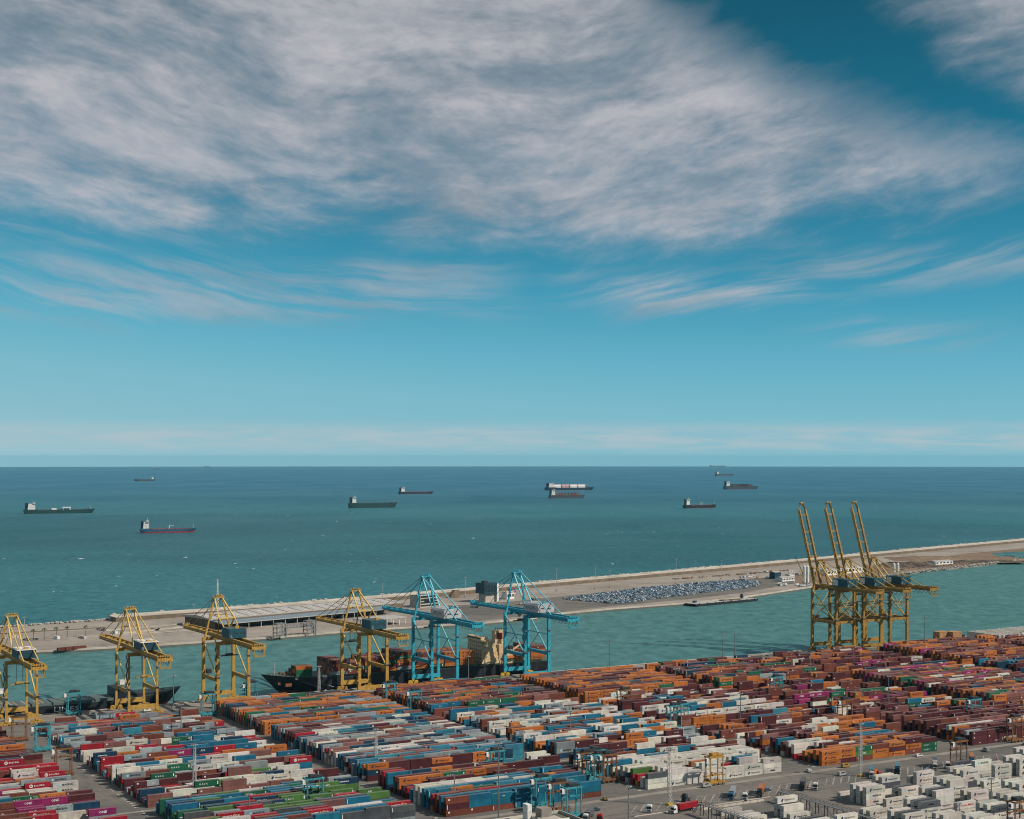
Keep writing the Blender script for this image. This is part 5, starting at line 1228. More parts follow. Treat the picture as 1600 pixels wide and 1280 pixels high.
sea_ship(852, 929, 766, 'gas carrier with white and pink deck', 'hull_navy', 13, extra='gas', floors=7, name='gas_carrier')
sea_ship(857.5, 915, 778.5, 'dark container ship in front of the gas carrier', 'hull_grey', 11, extra='boxes', floors=7, name='container_ship')
sea_ship(1067, 1121.5, 794, 'black tanker with red deck pipes and white bridge, right side', 'hull_black', 9, extra='tanker', deck='deck_red', boot=1, floors=6)
sea_ship(1117, 1147, 743.5, 'small distant ship just under the horizon at right', 'hull_grey', 16, extra='bulk', floors=6)
sea_ship(1130, 1186.5, 764.5, 'dark laden container ship at far right', 'hull_grey', 15, extra='boxes', floors=8, name='container_ship')
sea_ship(1109, 1134, 729.3, 'hazy ship on the horizon at right', 'hull_grey', 25, extra='bulk', floors=7)
sea_ship(319, 328, 730, 'tiny pale ship on the horizon at left', 'hull_grey', 20, extra='bulk', floors=8)
sea_ship(240, 248, 733.5, 'tiny dark ship near the horizon at left', 'hull_grey', 12, extra='bulk', floors=4)

# ---- the black container ship alongside
def berthed_ship():
    pb, ps = 375.0, 606.0; L = ps - pb; B = 31.0; D = 8.5; q = QE + 1.2 + B / 2
    R_ = empty('container_ship', at((pb + ps) / 2, q, WATER), TH + math.pi); tag(R_, 'black container ship berthed beneath the yellow and cyan cranes', 'ship')
    # local +x is towards the bow (left in the picture); quay side is +y
    hull_mesh(L, B, D + 3, sheer=4.0, boot=2.2, rake=.075, flare=.5).build('hull', ['hull_black', 'boot_red', 'deck_green'], R_)
    DZ = D + 3
    f = MB(); n = 10
    for s in (-1, 1):
        for k in range(14):
            x = L * .30 + k * L * .0145; w = B / 2 * (1 - max(0, (x / L + .5 - .83) / .17) ** 2.7) - .3; z = DZ + 4 * max(0, (x / L + .5 - .72) / .28) ** 1.5
            f.bar((x, s * w, z), (x, s * w, z + 1.1), .1, .1)
    f.build('bulwark_rail', 'pale_steel', R_)
    fc = MB().box(L * .40, L * .41, -6, 6, DZ + 1.4, DZ + 4)
    for s in (-1, 1): fc.tube((L * .43, s * 2, DZ + 3.2), (L * .43, s * 5, DZ + 3.2), .9, 10)
    fc.build('anchor_winch', 'rust_steel', R_); mast(R_, L * .455, DZ + 3, 9, 'pale_steel', name='foremast')
    MB().box(L * .445, L * .455, B * .22, B * .225, DZ - 3.5, DZ - 1.5).build('anchor', 'rust_steel', R_)
    MB().box(L * .418, L * .438, B * .365, B * .372, DZ - 4.5, DZ - 2.2).build('name_plate', 'rust_steel', R_)
    # superstructure aft: local x from the stern
    def X(p): return (pb + ps) / 2 - p
    xa, xb = X(562), X(547)
    zt = ship_house(R_, xa, xb, B * .82, DZ + .5, 6, 'cream_paint', 2.9)
    for k, (p0_, p1_, hh) in enumerate(((562.6, 568, 11.5), (568.1, 574, 8.0), (574.1, 580, 5.2))): MB().box(X(p1_), X(p0_), -B * .38, B * .38, DZ + 2.65, DZ + 2.65 + hh).build('aft_terrace', 'cream_paint', R_)
    fn = MB().extrude_x([(-3, DZ), (3, DZ), (2.6, zt + 3.5), (-2.6, zt + 3.5)], X(572), X(564)); F_ = fn.build('funnel', 'cream_paint', R_)
    MB().box(X(570.5), X(565.5), 3.02 - .35, 3.08 - .1, zt - 3.2, zt + 1.6).build('funnel_badge', 'boot_red', F_)
    ex = MB()
    for k in range(4): ex.tube((X(571 - 1.8 * k), 0, zt + 3.4), (X(571 - 1.8 * k), 0, zt + 5.2), .4, 8)
    ex.build('exhaust_pipe', 'dark_steel', F_)
    mast(R_, X(549), zt, 9, 'cream_paint', .6, 'radar_mast'); MB().box(X(600), X(562.5), -B * .42, B * .42, DZ, DZ + 2.6).build('aft_deckhouse', 'cream_paint', R_)
    lb = MB().extrude_x([(B * .40, DZ + 4), (B * .40 + 2.6, DZ + 4), (B * .40 + 2.4, DZ + 5.6), (B * .40 + .3, DZ + 5.6)], X(574), X(565.5)); lb.build('lifeboat', 'orange_paint', R_)
    cr = MB().tube((X(577), B * .25, DZ + 2.6), (X(577), B * .25, DZ + 10), .8, 10).bar((X(577), B * .25, DZ + 9.5), (X(584), B * .2, DZ + 12.5), .9, .9); cr.build('provision_crane', 'cream_paint', R_)
    hc = MB()
    for k in range(11):
        p = 396 + k * 13.4
        if p < 538: MB().box(X(p + 12.6), X(p), -B * .43, B * .43, DZ + .05, DZ + 1.6).build('hatch_cover', 'hatch_green', R_)
    rr = random.Random(8)
    pal = 'BMBOOMBEWRBSMOBO'
    def deck_stack(p, lane, n, cols, tag_):
        for t in range(n):
            y = QE + 1.2 + 1.4 + lane * 2.55; c = cols[t] if t < len(cols) else rr.choice(pal)
            DECK.append(dict(loc=at(p, y, WATER + DZ + 1.66 + t * 2.62), p=p, q=y, z=0, L=12.19, h=2.591, c=c, logo=rr.choice(LOGO_OF[c]) if lane == 0 else None, label='%s container on ship deck, %s tier, %s stack from bow, %s lane from quay' % (COL[c][1], ordinal(t + 1), ordinal(tag_), ordinal(lane + 1)), area=400 if (lane == 0 or t == n - 1) else 5, rz=TH, reefer=False, door=False))
    front = ['', 'EEO', '', 'GBBM', 'BWMM', 'MEOB', 'OMEB', 'GBOEB', 'OBGB', 'EOBM', 'OBOO', 'OOOO']
    hts = [0, 3, 0, 4, 3, 4, 4, 5, 4, 4, 4, 4]
    for k in range(12):
        p = 396 + (k - 0) * 13.0 - 6
        if not hts[k]: continue
        for lane in range(11):
            if k == 1 and (lane < 1 or lane > 6): continue
            h = max(1, hts[k] - (rr.choice([0, 0, 0, 1]) if lane else 0)); deck_stack(p, lane, h, front[k] if lane in (0, 1) else '', k + 1)
    for k, (p, hh) in enumerate(((582, 3), (595, 4))):
        for lane in range(11): deck_stack(p, lane, hh - (1 if lane < 3 and k == 0 else 0), 'OOO' if lane == 0 else '', 13 + k)
    ln = MB(); a = Vector((L * .40, B * .40, DZ + 1)); b = Vector((X(430), B / 2 + 2, .5 - WATER))
    ln.tube(tuple(a), tuple(b), .09, 5); ln.tube((L * .41, B * .38, DZ + 1), (X(418), B / 2 + 2, .5 - WATER), .09, 5); ln.build('mooring_rope', 'pale_steel', R_)
berthed_ship()
# ---- the feeder at the left end of the quay
def feeder():
    pb, ps = 316.0, 150.0; L = pb - ps; B = 22.0; D = 6.5; q = QE + 1.2 + B / 2; DZ = D + 1.5
    R_ = empty('feeder_ship', at((pb + ps) / 2, q, WATER), TH); tag(R_, 'low dark feeder ship with hatch covers under the left yellow cranes', 'ship')
    hull_mesh(L, B, DZ, sheer=4.5, boot=2.0, rake=.07, flare=.5).build('hull', ['hull_black', 'boot_red', 'deck_green'], R_)
    def X(p): return p - (pb + ps) / 2
    for k in range(8): MB().box(X(160 + k * 13.6), X(172.4 + k * 13.6), -B * .42, B * .42, DZ, DZ + 1.5).build('hatch_cover', 'hatch_green', R_)
    for k in range(5):
        for j in range(8): MB().box(X(161 + k * 13.6 + j * 1.45), X(161.9 + k * 13.6 + j * 1.45), -B * .4, B * .4, DZ + 1.52, DZ + 1.62).build('hatch_rib', ['pale_steel', 'hatch_green', 'wood'][(j + k) % 3], R_) if j % 2 == 0 else None
    MB().box(X(268), X(276), -B * .45, B * .45, DZ, DZ + 7.5).build('breakwater_bulkhead', 'hull_black', R_)
    MB().extrude_x([(-B * .4, DZ), (B * .4, DZ), (B * .38, DZ + 3), (-B * .38, DZ + 3)], X(283), X(302)).build('forecastle', 'hull_black', R_)
    mast(R_, X(299), DZ + 3, 10, 'white_paint', .7, 'foremast')
    MB().tube((X(311), 0, .6), (X(317), 0, .9), 1.8, 12, .6).build('bulbous_bow', 'boot_red', R_)
    w = letters('lettering', 'LINES', 3.2, 'letter_white', R_, X(228), -B / 2 - .12, 3.6, width=16)
feeder()
# ------------------------------------------------------------------ things on the mole
MZ = -0.6
def mole_thing(name, x, y, rz=TH, z=MZ): return empty(name, ground(x, y, z), rz)
def ang(x0, y0, x1, y1):
    a, b = ground(x0, y0, MZ), ground(x1, y1, MZ); return math.atan2(b.y - a.y, b.x - a.x), (b - a).length
# long hangar with pale ribbed roof and open dark side
rz, L = ang(350, 985, 645, 957)
H = mole_thing('hangar', 350, 985, rz); tag(H, 'long low hangar with pale ribbed roof on the mole', 'building')
D = 70.0
MB().box(0, L, 16, D, 0, 8.2).build('wall', 'wall_brown', H)
rf = MB(); y0_ = 22.0
rf.add([(-2, y0_, 9.4), (L + 2, y0_, 9.4), (L + 2, 46, 11.4), (-2, 46, 11.4), (L + 2, D + 2, 9.4), (-2, D + 2, 9.4), (-2, y0_, 8.3), (L + 2, y0_, 8.3), (L + 2, D + 2, 8.3), (-2, D + 2, 8.3)], [(0, 1, 2, 3), (3, 2, 4, 5), (6, 7, 1, 0), (8, 9, 5, 4), (7, 8, 4, 2, 1), (9, 6, 0, 3, 5), (6, 9, 8, 7)])
RF = rf.build('roof', 'roof_pale', H)
for k in range(30):
    x = L * (k + .5) / 30; MB().add([(x - .5, y0_ + .3, 9.55), (x + .5, y0_ + .3, 9.55), (x + .5, 46, 11.65), (x - .5, 46, 11.65), (x - .5, y0_ + .3, 9.3), (x + .5, y0_ + .3, 9.3), (x + .5, 46, 11.2), (x - .5, 46, 11.2)], [(0, 1, 2, 3), (4, 7, 6, 5), (0, 4, 5, 1), (0, 3, 7, 4), (1, 5, 6, 2)]).build('roof_rib', 'wall_brown' if k % 2 else 'white_paint', RF)
MB().add([(-2, 0, 6.2), (L * .9, 0, 6.2), (L * .9, y0_ - .1, 8.2), (-2, y0_ - .1, 8.2), (-2, 0, 5.5), (L * .9, 0, 5.5), (L * .9, y0_ - .1, 7.5), (-2, y0_ - .1, 7.5)], [(0, 1, 2, 3), (4, 7, 6, 5), (0, 4, 5, 1), (1, 5, 6, 2), (3, 7, 4, 0)]).build('canopy', 'roof_blue_grey', H)
for k in range(15): x = L * .85 * k / 14; MB().box(x - .3, x + .3, .4, 1.0, 0, 5.5).build('column', 'pale_steel', H)
for k in range(14): x = L * .85 * (k + .5) / 14; MB().box(x - 4.5, x + 4.5, 15.8, 15.99, .4, 5.4).build('window', 'glass', H)
MB().box(0, L * .85, -.5, -.1, 5.6, 6.3).build('fascia', 'pale_steel', H)
# boarding gantries in front of the hangar
for i, (x, lab) in enumerate(((437, 'grey boarding gantry before the hangar, left one'), (484, 'grey boarding gantry before the hangar, right one'))):
    G_ = mole_thing('boarding_gantry', x, 996 - i * 5, rz); tag(G_, lab, 'gantry')
    for sx in (-5, 5):
        for sy in (-3, 3): MB().box(sx - .4, sx + .4, sy - .4, sy + .4, 0, 13).build('leg', 'grey_steel', G_)
    t = MB()
    for z in (4.5, 9, 13): t.box(-5.4, 5.4, -3.4, -2.8, z - .3, z + .3); t.box(-5.4, 5.4, 2.8, 3.4, z - .3, z + .3); t.box(-5.4, -4.8, -3, 3, z - .3, z + .3); t.box(4.8, 5.4, -3, 3, z - .3, z + .3)
    for z in (0, 4.5, 9): t.bar((-5, -3, z), (5, -3, z + 4.5), .3, .3); t.bar((5, -3, z), (-5, -3, z + 4.5), .3, .3)
    t.build('frame', 'grey_steel', G_)
B_ = mole_thing('boarding_bridge', 445, 994, rz); tag(B_, 'grey lattice boarding bridge between the two gantries', 'bridge')
t = MB(); Lb = 34
for sy in (-1.5, 1.5):
    for z in (7, 10): t.bar((0, sy, z), (Lb, sy, z), .4, .4)
    for k in range(9): x = Lb * k / 9; t.bar((x, sy, 7), (x + Lb / 18, sy, 10), .25, .25); t.bar((x + Lb / 18, sy, 10), (x + Lb / 9, sy, 7), .25, .25)
t.build('truss', 'grey_steel', B_); MB().box(0, Lb, -1.4, 1.4, 7.2, 7.4).build('walkway', 'roof_blue_grey', B_)
for x in (1, Lb - 1): MB().box(x - .4, x + .4, -1.6, 1.6, 0, 7).build('support', 'grey_steel', B_)
# open shed frame right of the hangar, low sheds
def shed(x, y, w, d, h, label, roof='roof_pale', wall='white_paint', rz_=None, name='shed', win=6, doorside=True):
    S = mole_thing(name, x, y, rz if rz_ is None else rz_); tag(S, label, 'building', None)
    MB().box(0, w, 0, d, 0, h).build('wall', wall, S); MB().add([(-.5, -.5, h), (w + .5, -.5, h), (w + .5, d / 2, h + 1.2), (-.5, d / 2, h + 1.2), (w + .5, d + .5, h), (-.5, d + .5, h)], [(0, 1, 2, 3), (3, 2, 4, 5), (1, 4, 2), (5, 0, 3)]).build('roof', roof, S)
    for k in range(win): xx = w * (k + .5) / win; MB().box(xx - w / win * .3, xx + w / win * .3, -.06, -.01, h * .35, h * .75).build('window', 'glass', S)
    MB().box(w - .01, w + .06, d * .3, d * .6, 0, h * .7).build('door', 'grey_steel', S) if doorside else None
    return S
SH = mole_thing('open_shed', 575, 981, rz); tag(SH, 'pale open shed with arched frames right of the hangar', 'building')
for k in range(7): MB().box(k * 8 - .3, k * 8 + .3, 0, .5, 0, 6.5).build('column', 'white_paint', SH); MB().box(k * 8 - .3, k * 8 + .3, 22, 22.5, 0, 6.5).build('column', 'white_paint', SH)
MB().box(-1, 49, -1, 23.5, 6.5, 7.3).build('roof', 'roof_pale', SH)
S = shed(657, 950, 27, 18, 13, 'four storey grey office block with dark window bands on the mole', wall='concrete_pale', win=1, name='office_block')
for k in range(4): MB().box(.6, 26.4, -.12, -.07, 1.2 + k * 3.2, 3.0 + k * 3.2).build('window_band', 'glass', S)
# dark tower with a pale side
T_ = mole_thing('tower_block', 757, 942, rz - .05); tag(T_, 'dark blue cube on a pale stem rising above the breakwater', 'building')
MB().box(4, 19, 3, 15, 0, 10).build('stem', 'concrete_pale', T_); MB().box(0, 19, 0, 16, 10, 22).build('upper_block', 'house_teal', T_); MB().box(19.01, 21.5, 0, 16, 0, 21.5).build('side_wall', 'white_paint', T_)
for k in range(4): MB().box(.8 + k * 4.5, 4.4 + k * 4.5, -.12, -.02, 12, 20).build('window', 'glass', T_)
MB().box(3, 9, 4, 9, 22, 24.5).build('roof_plant', 'dark_steel', T_)
shed(792, 937, 12, 9, 8, 'white box building right of the dark tower', win=3, name='cabin')
shed(800, 929, 7, 7, 6, 'magenta kiosk by the breakwater wall', wall='deck_pink', roof='boot_red', win=2, name='kiosk')
P_ = mole_thing('ramp_wall', 703, 935, rz); tag(P_, 'slanting grey ramp wall beside the mast on the mole', 'wall')
MB().add([(0, 0, 0), (15, 0, 0), (15, 0, 9), (8, 0, 9), (0, 5, 0), (15, 5, 0), (15, 5, 9), (8, 5, 9)], [(0, 1, 2, 3), (7, 6, 5, 4), (0, 4, 5, 1), (1, 5, 6, 2), (2, 6, 7, 3), (3, 7, 4, 0)]).build('ramp', 'wall_brown', P_)
# low kerb walls and barriers on the left apron
for i, (x0, y0, x1, y1, hh) in enumerate(((185, 991, 345, 975, 1.4), (165, 986, 350, 970, 1.0), (120, 997, 300, 985, 1.0))):
    a, l = ang(x0, y0, x1, y1); o = MB().box(0, l, 0, 1.0, 0, hh).box(0, l, -.25, 1.25, hh, hh + .2).build('barrier_wall', 'concrete_pale'); o.location = ground(x0, y0, MZ); o.rotation_euler = (0, 0, a)
    tag(o, 'low pale barrier wall on the left apron of the mole, %s from the channel' % ['second', 'farthest', 'nearest'][i], 'wall')
for i, (x, y) in enumerate(((100, 1016), (112, 1015), (124, 1014))):
    v = ground(x, y, MZ); DECK.append(dict(loc=v, p=0, q=0, z=0, L=12.19, h=2.591, c='B', logo=None, label='rusty red container on the mole apron, %s of three' % ['left', 'middle', 'right'][i], area=4000, rz=rz, reefer=False, door=True))
rr = random.Random(31)
mk = MB()
for k in range(60):
    t = k / 60; x = 150 + 190 * t; v = ground(x, 1006 - 13 * t, MZ + .006); d_ = Vector((math.cos(rz + 1.9), math.sin(rz + 1.9), 0)) * 26; n_ = Vector((math.cos(rz), math.sin(rz), 0)) * .25
    mk.add([tuple(v), tuple(v + n_), tuple(v + n_ + d_), tuple(v + d_)], [(0, 1, 2, 3)])
tag(mk.build('apron_lines', 'line_paint', mole), kind='stuff')
# palms and bushes by the channel road
def palm(x, y, h, label):
    R_ = mole_thing('palm_tree', x, y); tag(R_, label, 'tree', 'palm trees on the left end of the mole')
    m = MB(); pts = [(0, 0, 0), (.15, .1, h * .5), (.1, .3, h)]
    for a, b, r in zip(pts[:-1], pts[1:], (.3, .24)): m.tube(a, b, r, 7, r * .8)
    m.build('trunk', 'bark', R_); c = MB(); r_ = random.Random(int(x))
    for k in range(16):
        a = k * 2.4; e = r_.uniform(-.2, .9); prev = Vector((.1, .3, h)); w = .5
        for j in range(4):
            d = Vector((math.cos(a) * math.cos(e), math.sin(a) * math.cos(e), math.sin(e))) * .8; nx = prev + d; sd_ = Vector((-math.sin(a), math.cos(a), 0)) * w
            c.add([tuple(prev - sd_), tuple(nx - sd_ * .8), tuple(nx), tuple(prev)], [(0, 1, 2, 3)]); c.add([tuple(prev + sd_), tuple(nx + sd_ * .8), tuple(nx), tuple(prev)], [(0, 1, 2, 3)])
            prev = nx; e -= .42; w *= .82
    c.build('crown', 'leaf', R_)
for i, x in enumerate((52, 69, 88, 105, 134)): palm(x, 1001 - i * 1.6, 9.5, 'thin palm on the left apron of the mole, %s from left' % ordinal(i + 1))
# barge moored along the mole
rzb, Lb = ang(1079, 946, 1177, 937)
Bg = empty('barge', ground(1128, 942.5, WATER), rzb); tag(Bg, 'flat pale barge moored along the mole below the parked cars', 'barge')
hb = MB(); hl = Lb / 2; prof = [(-hl, .9), (-hl + 4, -.6), (hl - 4, -.6), (hl, .9), (hl, 2.6), (-hl, 2.6)]
n = len(prof); vs = [(x, -9, z) for x, z in prof] + [(x, 9, z) for x, z in prof]; hb.add(vs, [(i, (i + 1) % n, n + (i + 1) % n, n + i) for i in range(n)] + [tuple(range(n - 1, -1, -1)), tuple(range(n, 2 * n))]); hb.build('hull', 'hull_black', Bg)
MB().box(-hl + .8, hl - .8, -8.2, 8.2, 2.61, 2.75).build('deck', 'roof_pale', Bg)
for k in range(8): x = -hl + 6 + k * (2 * hl - 12) / 7; MB().box(x - .5, x + .5, -8.9, -8.2, 2.6, 3.4).build('bollard', 'dark_steel', Bg)
MB().box(-2, 6, -3, 3, 2.75, 3.9).build('spud_frame', 'wall_brown', Bg); MB().box(hl - 14, hl - 11.5, 4, 6.5, 2.75, 8).box(hl - 15, hl - 10.5, 3.4, 7, 5, 5.6).build('winch_tower', 'dark_steel', Bg); MB().box(-hl + 10, -hl + 14, 3, 6, 2.75, 5).build('cabin', 'house_teal', Bg)
for k in range(3): MB().box(8 + k * 9, 14 + k * 9, -5, 5, 2.76, 3.1).build('deck_pad', 'wall_brown', Bg)
# white service buildings, silos and cranes near the raised booms
rs, _ = ang(1200, 913, 1300, 905)
shed(1222, 909, 26, 12, 5, 'long white service building left of the raised booms', rz_=rs, win=8, name='service_building')
shed(1234, 906, 10, 8, 6.5, 'taller white block behind the service building', rz_=rs, win=3, name='service_building')
shed(1211, 905, 12, 10, 9, 'dark blue sided cabin left of the service building', rz_=rs, wall='house_teal', win=0, name='cabin')
shed(1293, 899.5, 40, 20, 7, 'white warehouse behind the raised booms, left one', rz_=rs, win=6, name='warehouse')
shed(1320, 896.5, 46, 20, 8, 'white warehouse behind the raised booms, right one', rz_=rs, win=6, name='warehouse')
shed(1462, 883, 45, 16, 5, 'low white shed beside the spoil heap', rz_=rs, win=5, name='shed')
for x, hh, lab in ((1257, 24, 'tall white silo, left of the pair'), (1262, 24, 'tall white silo, right of the pair'), (1397, 15, 'white silo right of the raised booms, left one'), (1403, 15, 'white silo right of the raised booms, right one')):
    S = mole_thing('silo', x, 912 if x < 1300 else 896); tag(S, lab, 'silo'); MB().tube((0, 0, 1.5), (0, 0, hh - 1.6), 1.9, 14).tube((0, 0, hh - 1.6), (0, 0, hh), 1.9, 14, .5).build('shell', 'white_paint', S)
    for a in range(4): MB().box(1.3 * math.cos(a * 1.57) - .2, 1.3 * math.cos(a * 1.57) + .2, 1.3 * math.sin(a * 1.57) - .2, 1.3 * math.sin(a * 1.57) + .2, 0, 1.6).build('leg', 'grey_steel', S)
MC = mole_thing('mobile_crane', 1259, 911, 0); tag(MC, 'dark mobile crane with slanting jib by the white silos', 'crane')
MB().box(-4, 4, -1.6, 1.6, .9, 2.4).box(-1.5, 3, -1.4, 1.4, 2.4, 4.6).build('body', 'navy_paint', MC); MB().bar((0, 0, 3.8), (-14, 0, 36), 1.0, 1.0, .5, .5).build('jib', 'dark_steel', MC)
for k in range(4):
    for s in (-1, 1): MB().tube((-3 + k * 2, s * 1.3 - .2, .6), (-3 + k * 2, s * 1.3 + .2, .6), .6, 10).build('wheel', 'rubber', MC)
MB().tube((-14, 0, 36), (-13, 0, 20), .06, 5).build('rope', 'dark_steel', MC)

# ---- parked cars
def car_mesh(name, kind):
    mb = MB(); L_, W_, h = (4.3, 1.78, 1.48) if kind == 0 else (4.6, 1.85, 1.72) if kind == 1 else (5.4, 2.0, 2.3)
    pr = {0: [(-.5, .25), (-.5, .56), (-.40, .66), (-.28, .98), (.12, 1.0), (.30, .66), (.46, .56), (.5, .44), (.5, .25)], 1: [(-.5, .25), (-.5, .62), (-.46, .95), (-.38, 1.0), (.12, 1.0), (.26, .66), (.46, .58), (.5, .46), (.5, .25)], 2: [(-.5, .22), (-.5, .98), (-.46, 1.0), (.26, 1.0), (.38, .62), (.48, .5), (.5, .4), (.5, .22)]}[kind]
    n = len(pr); vs = []
    for s, k in ((-1, 0), (1, 0)):
        for a, b in pr: vs.append((a * L_, s * W_ / 2 * (1 - .16 * max(0, (b - .6) / .4)), b * h))
    mb.add(vs, [(i, (i + 1) % n, n + (i + 1) % n, n + i) for i in range(n)] + [tuple(range(n - 1, -1, -1)), tuple(range(n, 2 * n))])
    mb.k = 1
    wz0, wz1 = .66 * h, .93 * h
    for s in (-1, 1):
        y = s * W_ / 2 * .96 + s * .01; mb.add([(-.30 * L_, y, wz0), (.2 * L_, y, wz0), (.11 * L_, y * .93, wz1), (-.25 * L_, y * .93, wz1)], [(0, 1, 2, 3)])
    mb.add([(.30 * L_ + .02, -W_ * .42, wz0 + .03), (.30 * L_ + .02, W_ * .42, wz0 + .03), (.13 * L_ + .02, W_ * .38, wz1 + .04), (.13 * L_ + .02, -W_ * .38, wz1 + .04)], [(0, 1, 2, 3)])
    mb.k = 2
    for x in (-.31 * L_, .32 * L_):
        for s in (-1, 1): mb.tube((x, s * (W_ / 2 - .12), .31), (x, s * (W_ / 2 + .01), .31), .31, 8)
    return mb.mesh(name, ['car_paint', 'glass', 'rubber'])
def car_paint():
    m = bpy.data.materials.new('car_paint'); m.use_nodes = True; T = NT(m.node_tree); b = T.n['Principled BSDF']; b.inputs['Roughness'].default_value = .28
    T.l.new(T.node('ShaderNodeObjectInfo').outputs['Color'], b.inputs['Base Color']); MATS['car_paint'] = m
    m2 = bpy.data.materials.new('car_mass'); m2.use_nodes = True; T = NT(m2.node_tree); b = T.n['Principled BSDF']; b.inputs['Roughness'].default_value = .28
    a = T.node('ShaderNodeAttribute'); a.attribute_name = 'Col'; T.l.new(a.outputs['Color'], b.inputs['Base Color']); MATS['car_mass'] = m2
car_paint()
CARS = [car_mesh('car_body', k) for k in range(3)]
CCOL = [((.52, .53, .54), 'white'), ((.26, .29, .32), 'silver'), ((.26, .29, .32), 'silver'), ((.05, .06, .07), 'black'), ((.12, .14, .16), 'dark grey'), ((.06, .12, .20), 'blue'), ((.14, .21, .27), 'steel blue'), ((.14, .21, .27), 'steel blue')]
def in_poly(x, y, pg):
    c = False; j = len(pg) - 1
    for i in range(len(pg)):
        if (pg[i][1] > y) != (pg[j][1] > y) and x < (pg[j][0] - pg[i][0]) * (y - pg[i][1]) / (pg[j][1] - pg[i][1]) + pg[i][0]: c = not c
        j = i
    return c
def parked_cars():
    rr = random.Random(9); pg = [(878, 937), (905, 931), (960, 925.5), (1010, 919), (1100, 910.5), (1160, 907), (1190, 911), (1176, 918), (1120, 925), (1040, 934), (985, 942), (955, 943.5), (915, 940)]
    W_ = [ground(x, y, MZ)[:2] for x, y in pg]; rzc, _ = ang(900, 940, 1170, 915); ca, sa = math.cos(rzc), math.sin(rzc)
    us = [x * ca + y * sa for x, y in W_]; ws = [-x * sa + y * ca for x, y in W_]; spots = []
    w = min(ws); row = 0
    while w < max(ws):
        u = min(us) + rr.uniform(0, 2)
        while u < max(us):
            x, y = u * ca - w * sa, u * sa + w * ca
            if in_poly(x, y, W_) and rr.random() < .93 and not (int((u - min(us)) / 60) * 60 > u - min(us) - 3): spots.append((x, y, row))
            u += 2.55
        row += 1; w += 5.4 if row % 2 else 7.4
    for x, y in ((835, 943), (843, 942), (850, 941.5), (858, 940), (862, 944), (846, 946)):
        v = ground(x, y, MZ); spots.append((v.x, v.y, 99))
    spots.sort(key=lambda s: s[1]); step = max(1, len(spots) // 300); rest = []; n = 0
    for i, (x, y, row) in enumerate(spots):
        c, nm = rr.choice(CCOL); kd = rr.choices([0, 1, 2], [5, 4, .5])[0]; rot = rzc + math.pi / 2 + rr.choice([0, math.pi]) + rr.uniform(-.04, .04)
        if n < 300 and (row == 99 or n + 6 < 300 or True) and (i < 294 or row == 99):
            o = bpy.data.objects.new('parked_car', CARS[kd]); C.objects.link(o); o.location = (x, y, MZ + .012); o.rotation_euler = (0, 0, rot); o.color = (*c, 1); n += 1
            where = 'beside the white box building' if row == 99 else 'in the dense rows on the mole'
            tag(o, '%s %s parked %s' % (nm, ['hatchback', 'estate car', 'van'][kd], where), 'car', '%s %ss parked %s' % (nm, ['hatchback', 'estate car', 'van'][kd], where))
        else: rest.append((x, y, kd, rot, c))
    V = []; Q = []; CF = []
    for x, y, kd, rot, c in rest:
        me = CARS[kd]; k0 = len(V); a, b = math.cos(rot), math.sin(rot)
        for v in me.vertices: V.append((x + v.co.x * a - v.co.y * b, y + v.co.x * b + v.co.y * a, MZ + .012 + v.co.z))
        for p in me.polygons: Q.append(tuple(k0 + i for i in p.vertices)); CF.append(c if p.material_index == 0 else (.02, .022, .025))
    if Q:
        me = bpy.data.meshes.new('car_mass'); me.from_pydata(V, [], Q); me.materials.append(MATS['car_mass']); a = me.color_attributes.new('Col', 'FLOAT_COLOR', 'CORNER')
        a.data.foreach_set('color', np.repeat(np.array([(*c, 1.0) for c in CF], dtype=np.float32), [len(f) for f in Q], axis=0).ravel())
        o = bpy.data.objects.new('car_mass', me); C.objects.link(o); tag(o, 'the farther parked cars filling the back of the car park on the mole', 'cars', kind='stuff')
    print('cars', len(spots))
parked_cars()
# heaps, skips and vehicles scattered over the building site of the mole
rr = random.Random(13); sp = [(1195 + rr.random() * 75, 893 + rr.random() * 7) for _ in range(16)] + [(1150 + rr.random() * 60, 900 + rr.random() * 5) for _ in range(8)] + [(1215 + rr.random() * 50, 913 + rr.random() * 4) for _ in range(10)]
for i, (x, y) in enumerate(sp):
    k = rr.random(); v = ground(x, y, MZ + .012)
    c, nm = rr.choice([((.62, .62, .6), 'white'), ((.55, .30, .04), 'yellow'), ((.3, .3, .3), 'grey'), ((.62, .62, .6), 'white')])
    o = bpy.data.objects.new('site_van', CARS[2]); C.objects.link(o); o.location = v; o.rotation_euler = (0, 0, rr.uniform(0, 6.28)); o.color = (*c, 1); o.scale = (1.3, 1.2, 1.2)
    tag(o, '%s works van on the building site of the mole' % nm, 'van', '%s works vans on the mole building site' % nm)
o = scatter_rocks('dirt_heaps', [ground(1050, 905, 0), ground(1160, 897, 0), ground(1235, 891, 0)], -4, 4, 70, 1.5, 3.0, -.4, 0, 9, 'earth'); tag(o, 'line of tan dirt heaps along the foot of the breakwater', 'heaps', kind='stuff')
o = scatter_rocks('rough_scrub', [ground(1340, 893, 0), ground(1480, 880, 0), ground(1600, 869, 0)], -30, 30, 260, 1.0, 2.6, -.9, 0, 10, 'mound_dark'); tag(o, 'dark scrub and rubble dotted over the bare earth', 'scrub', kind='stuff')

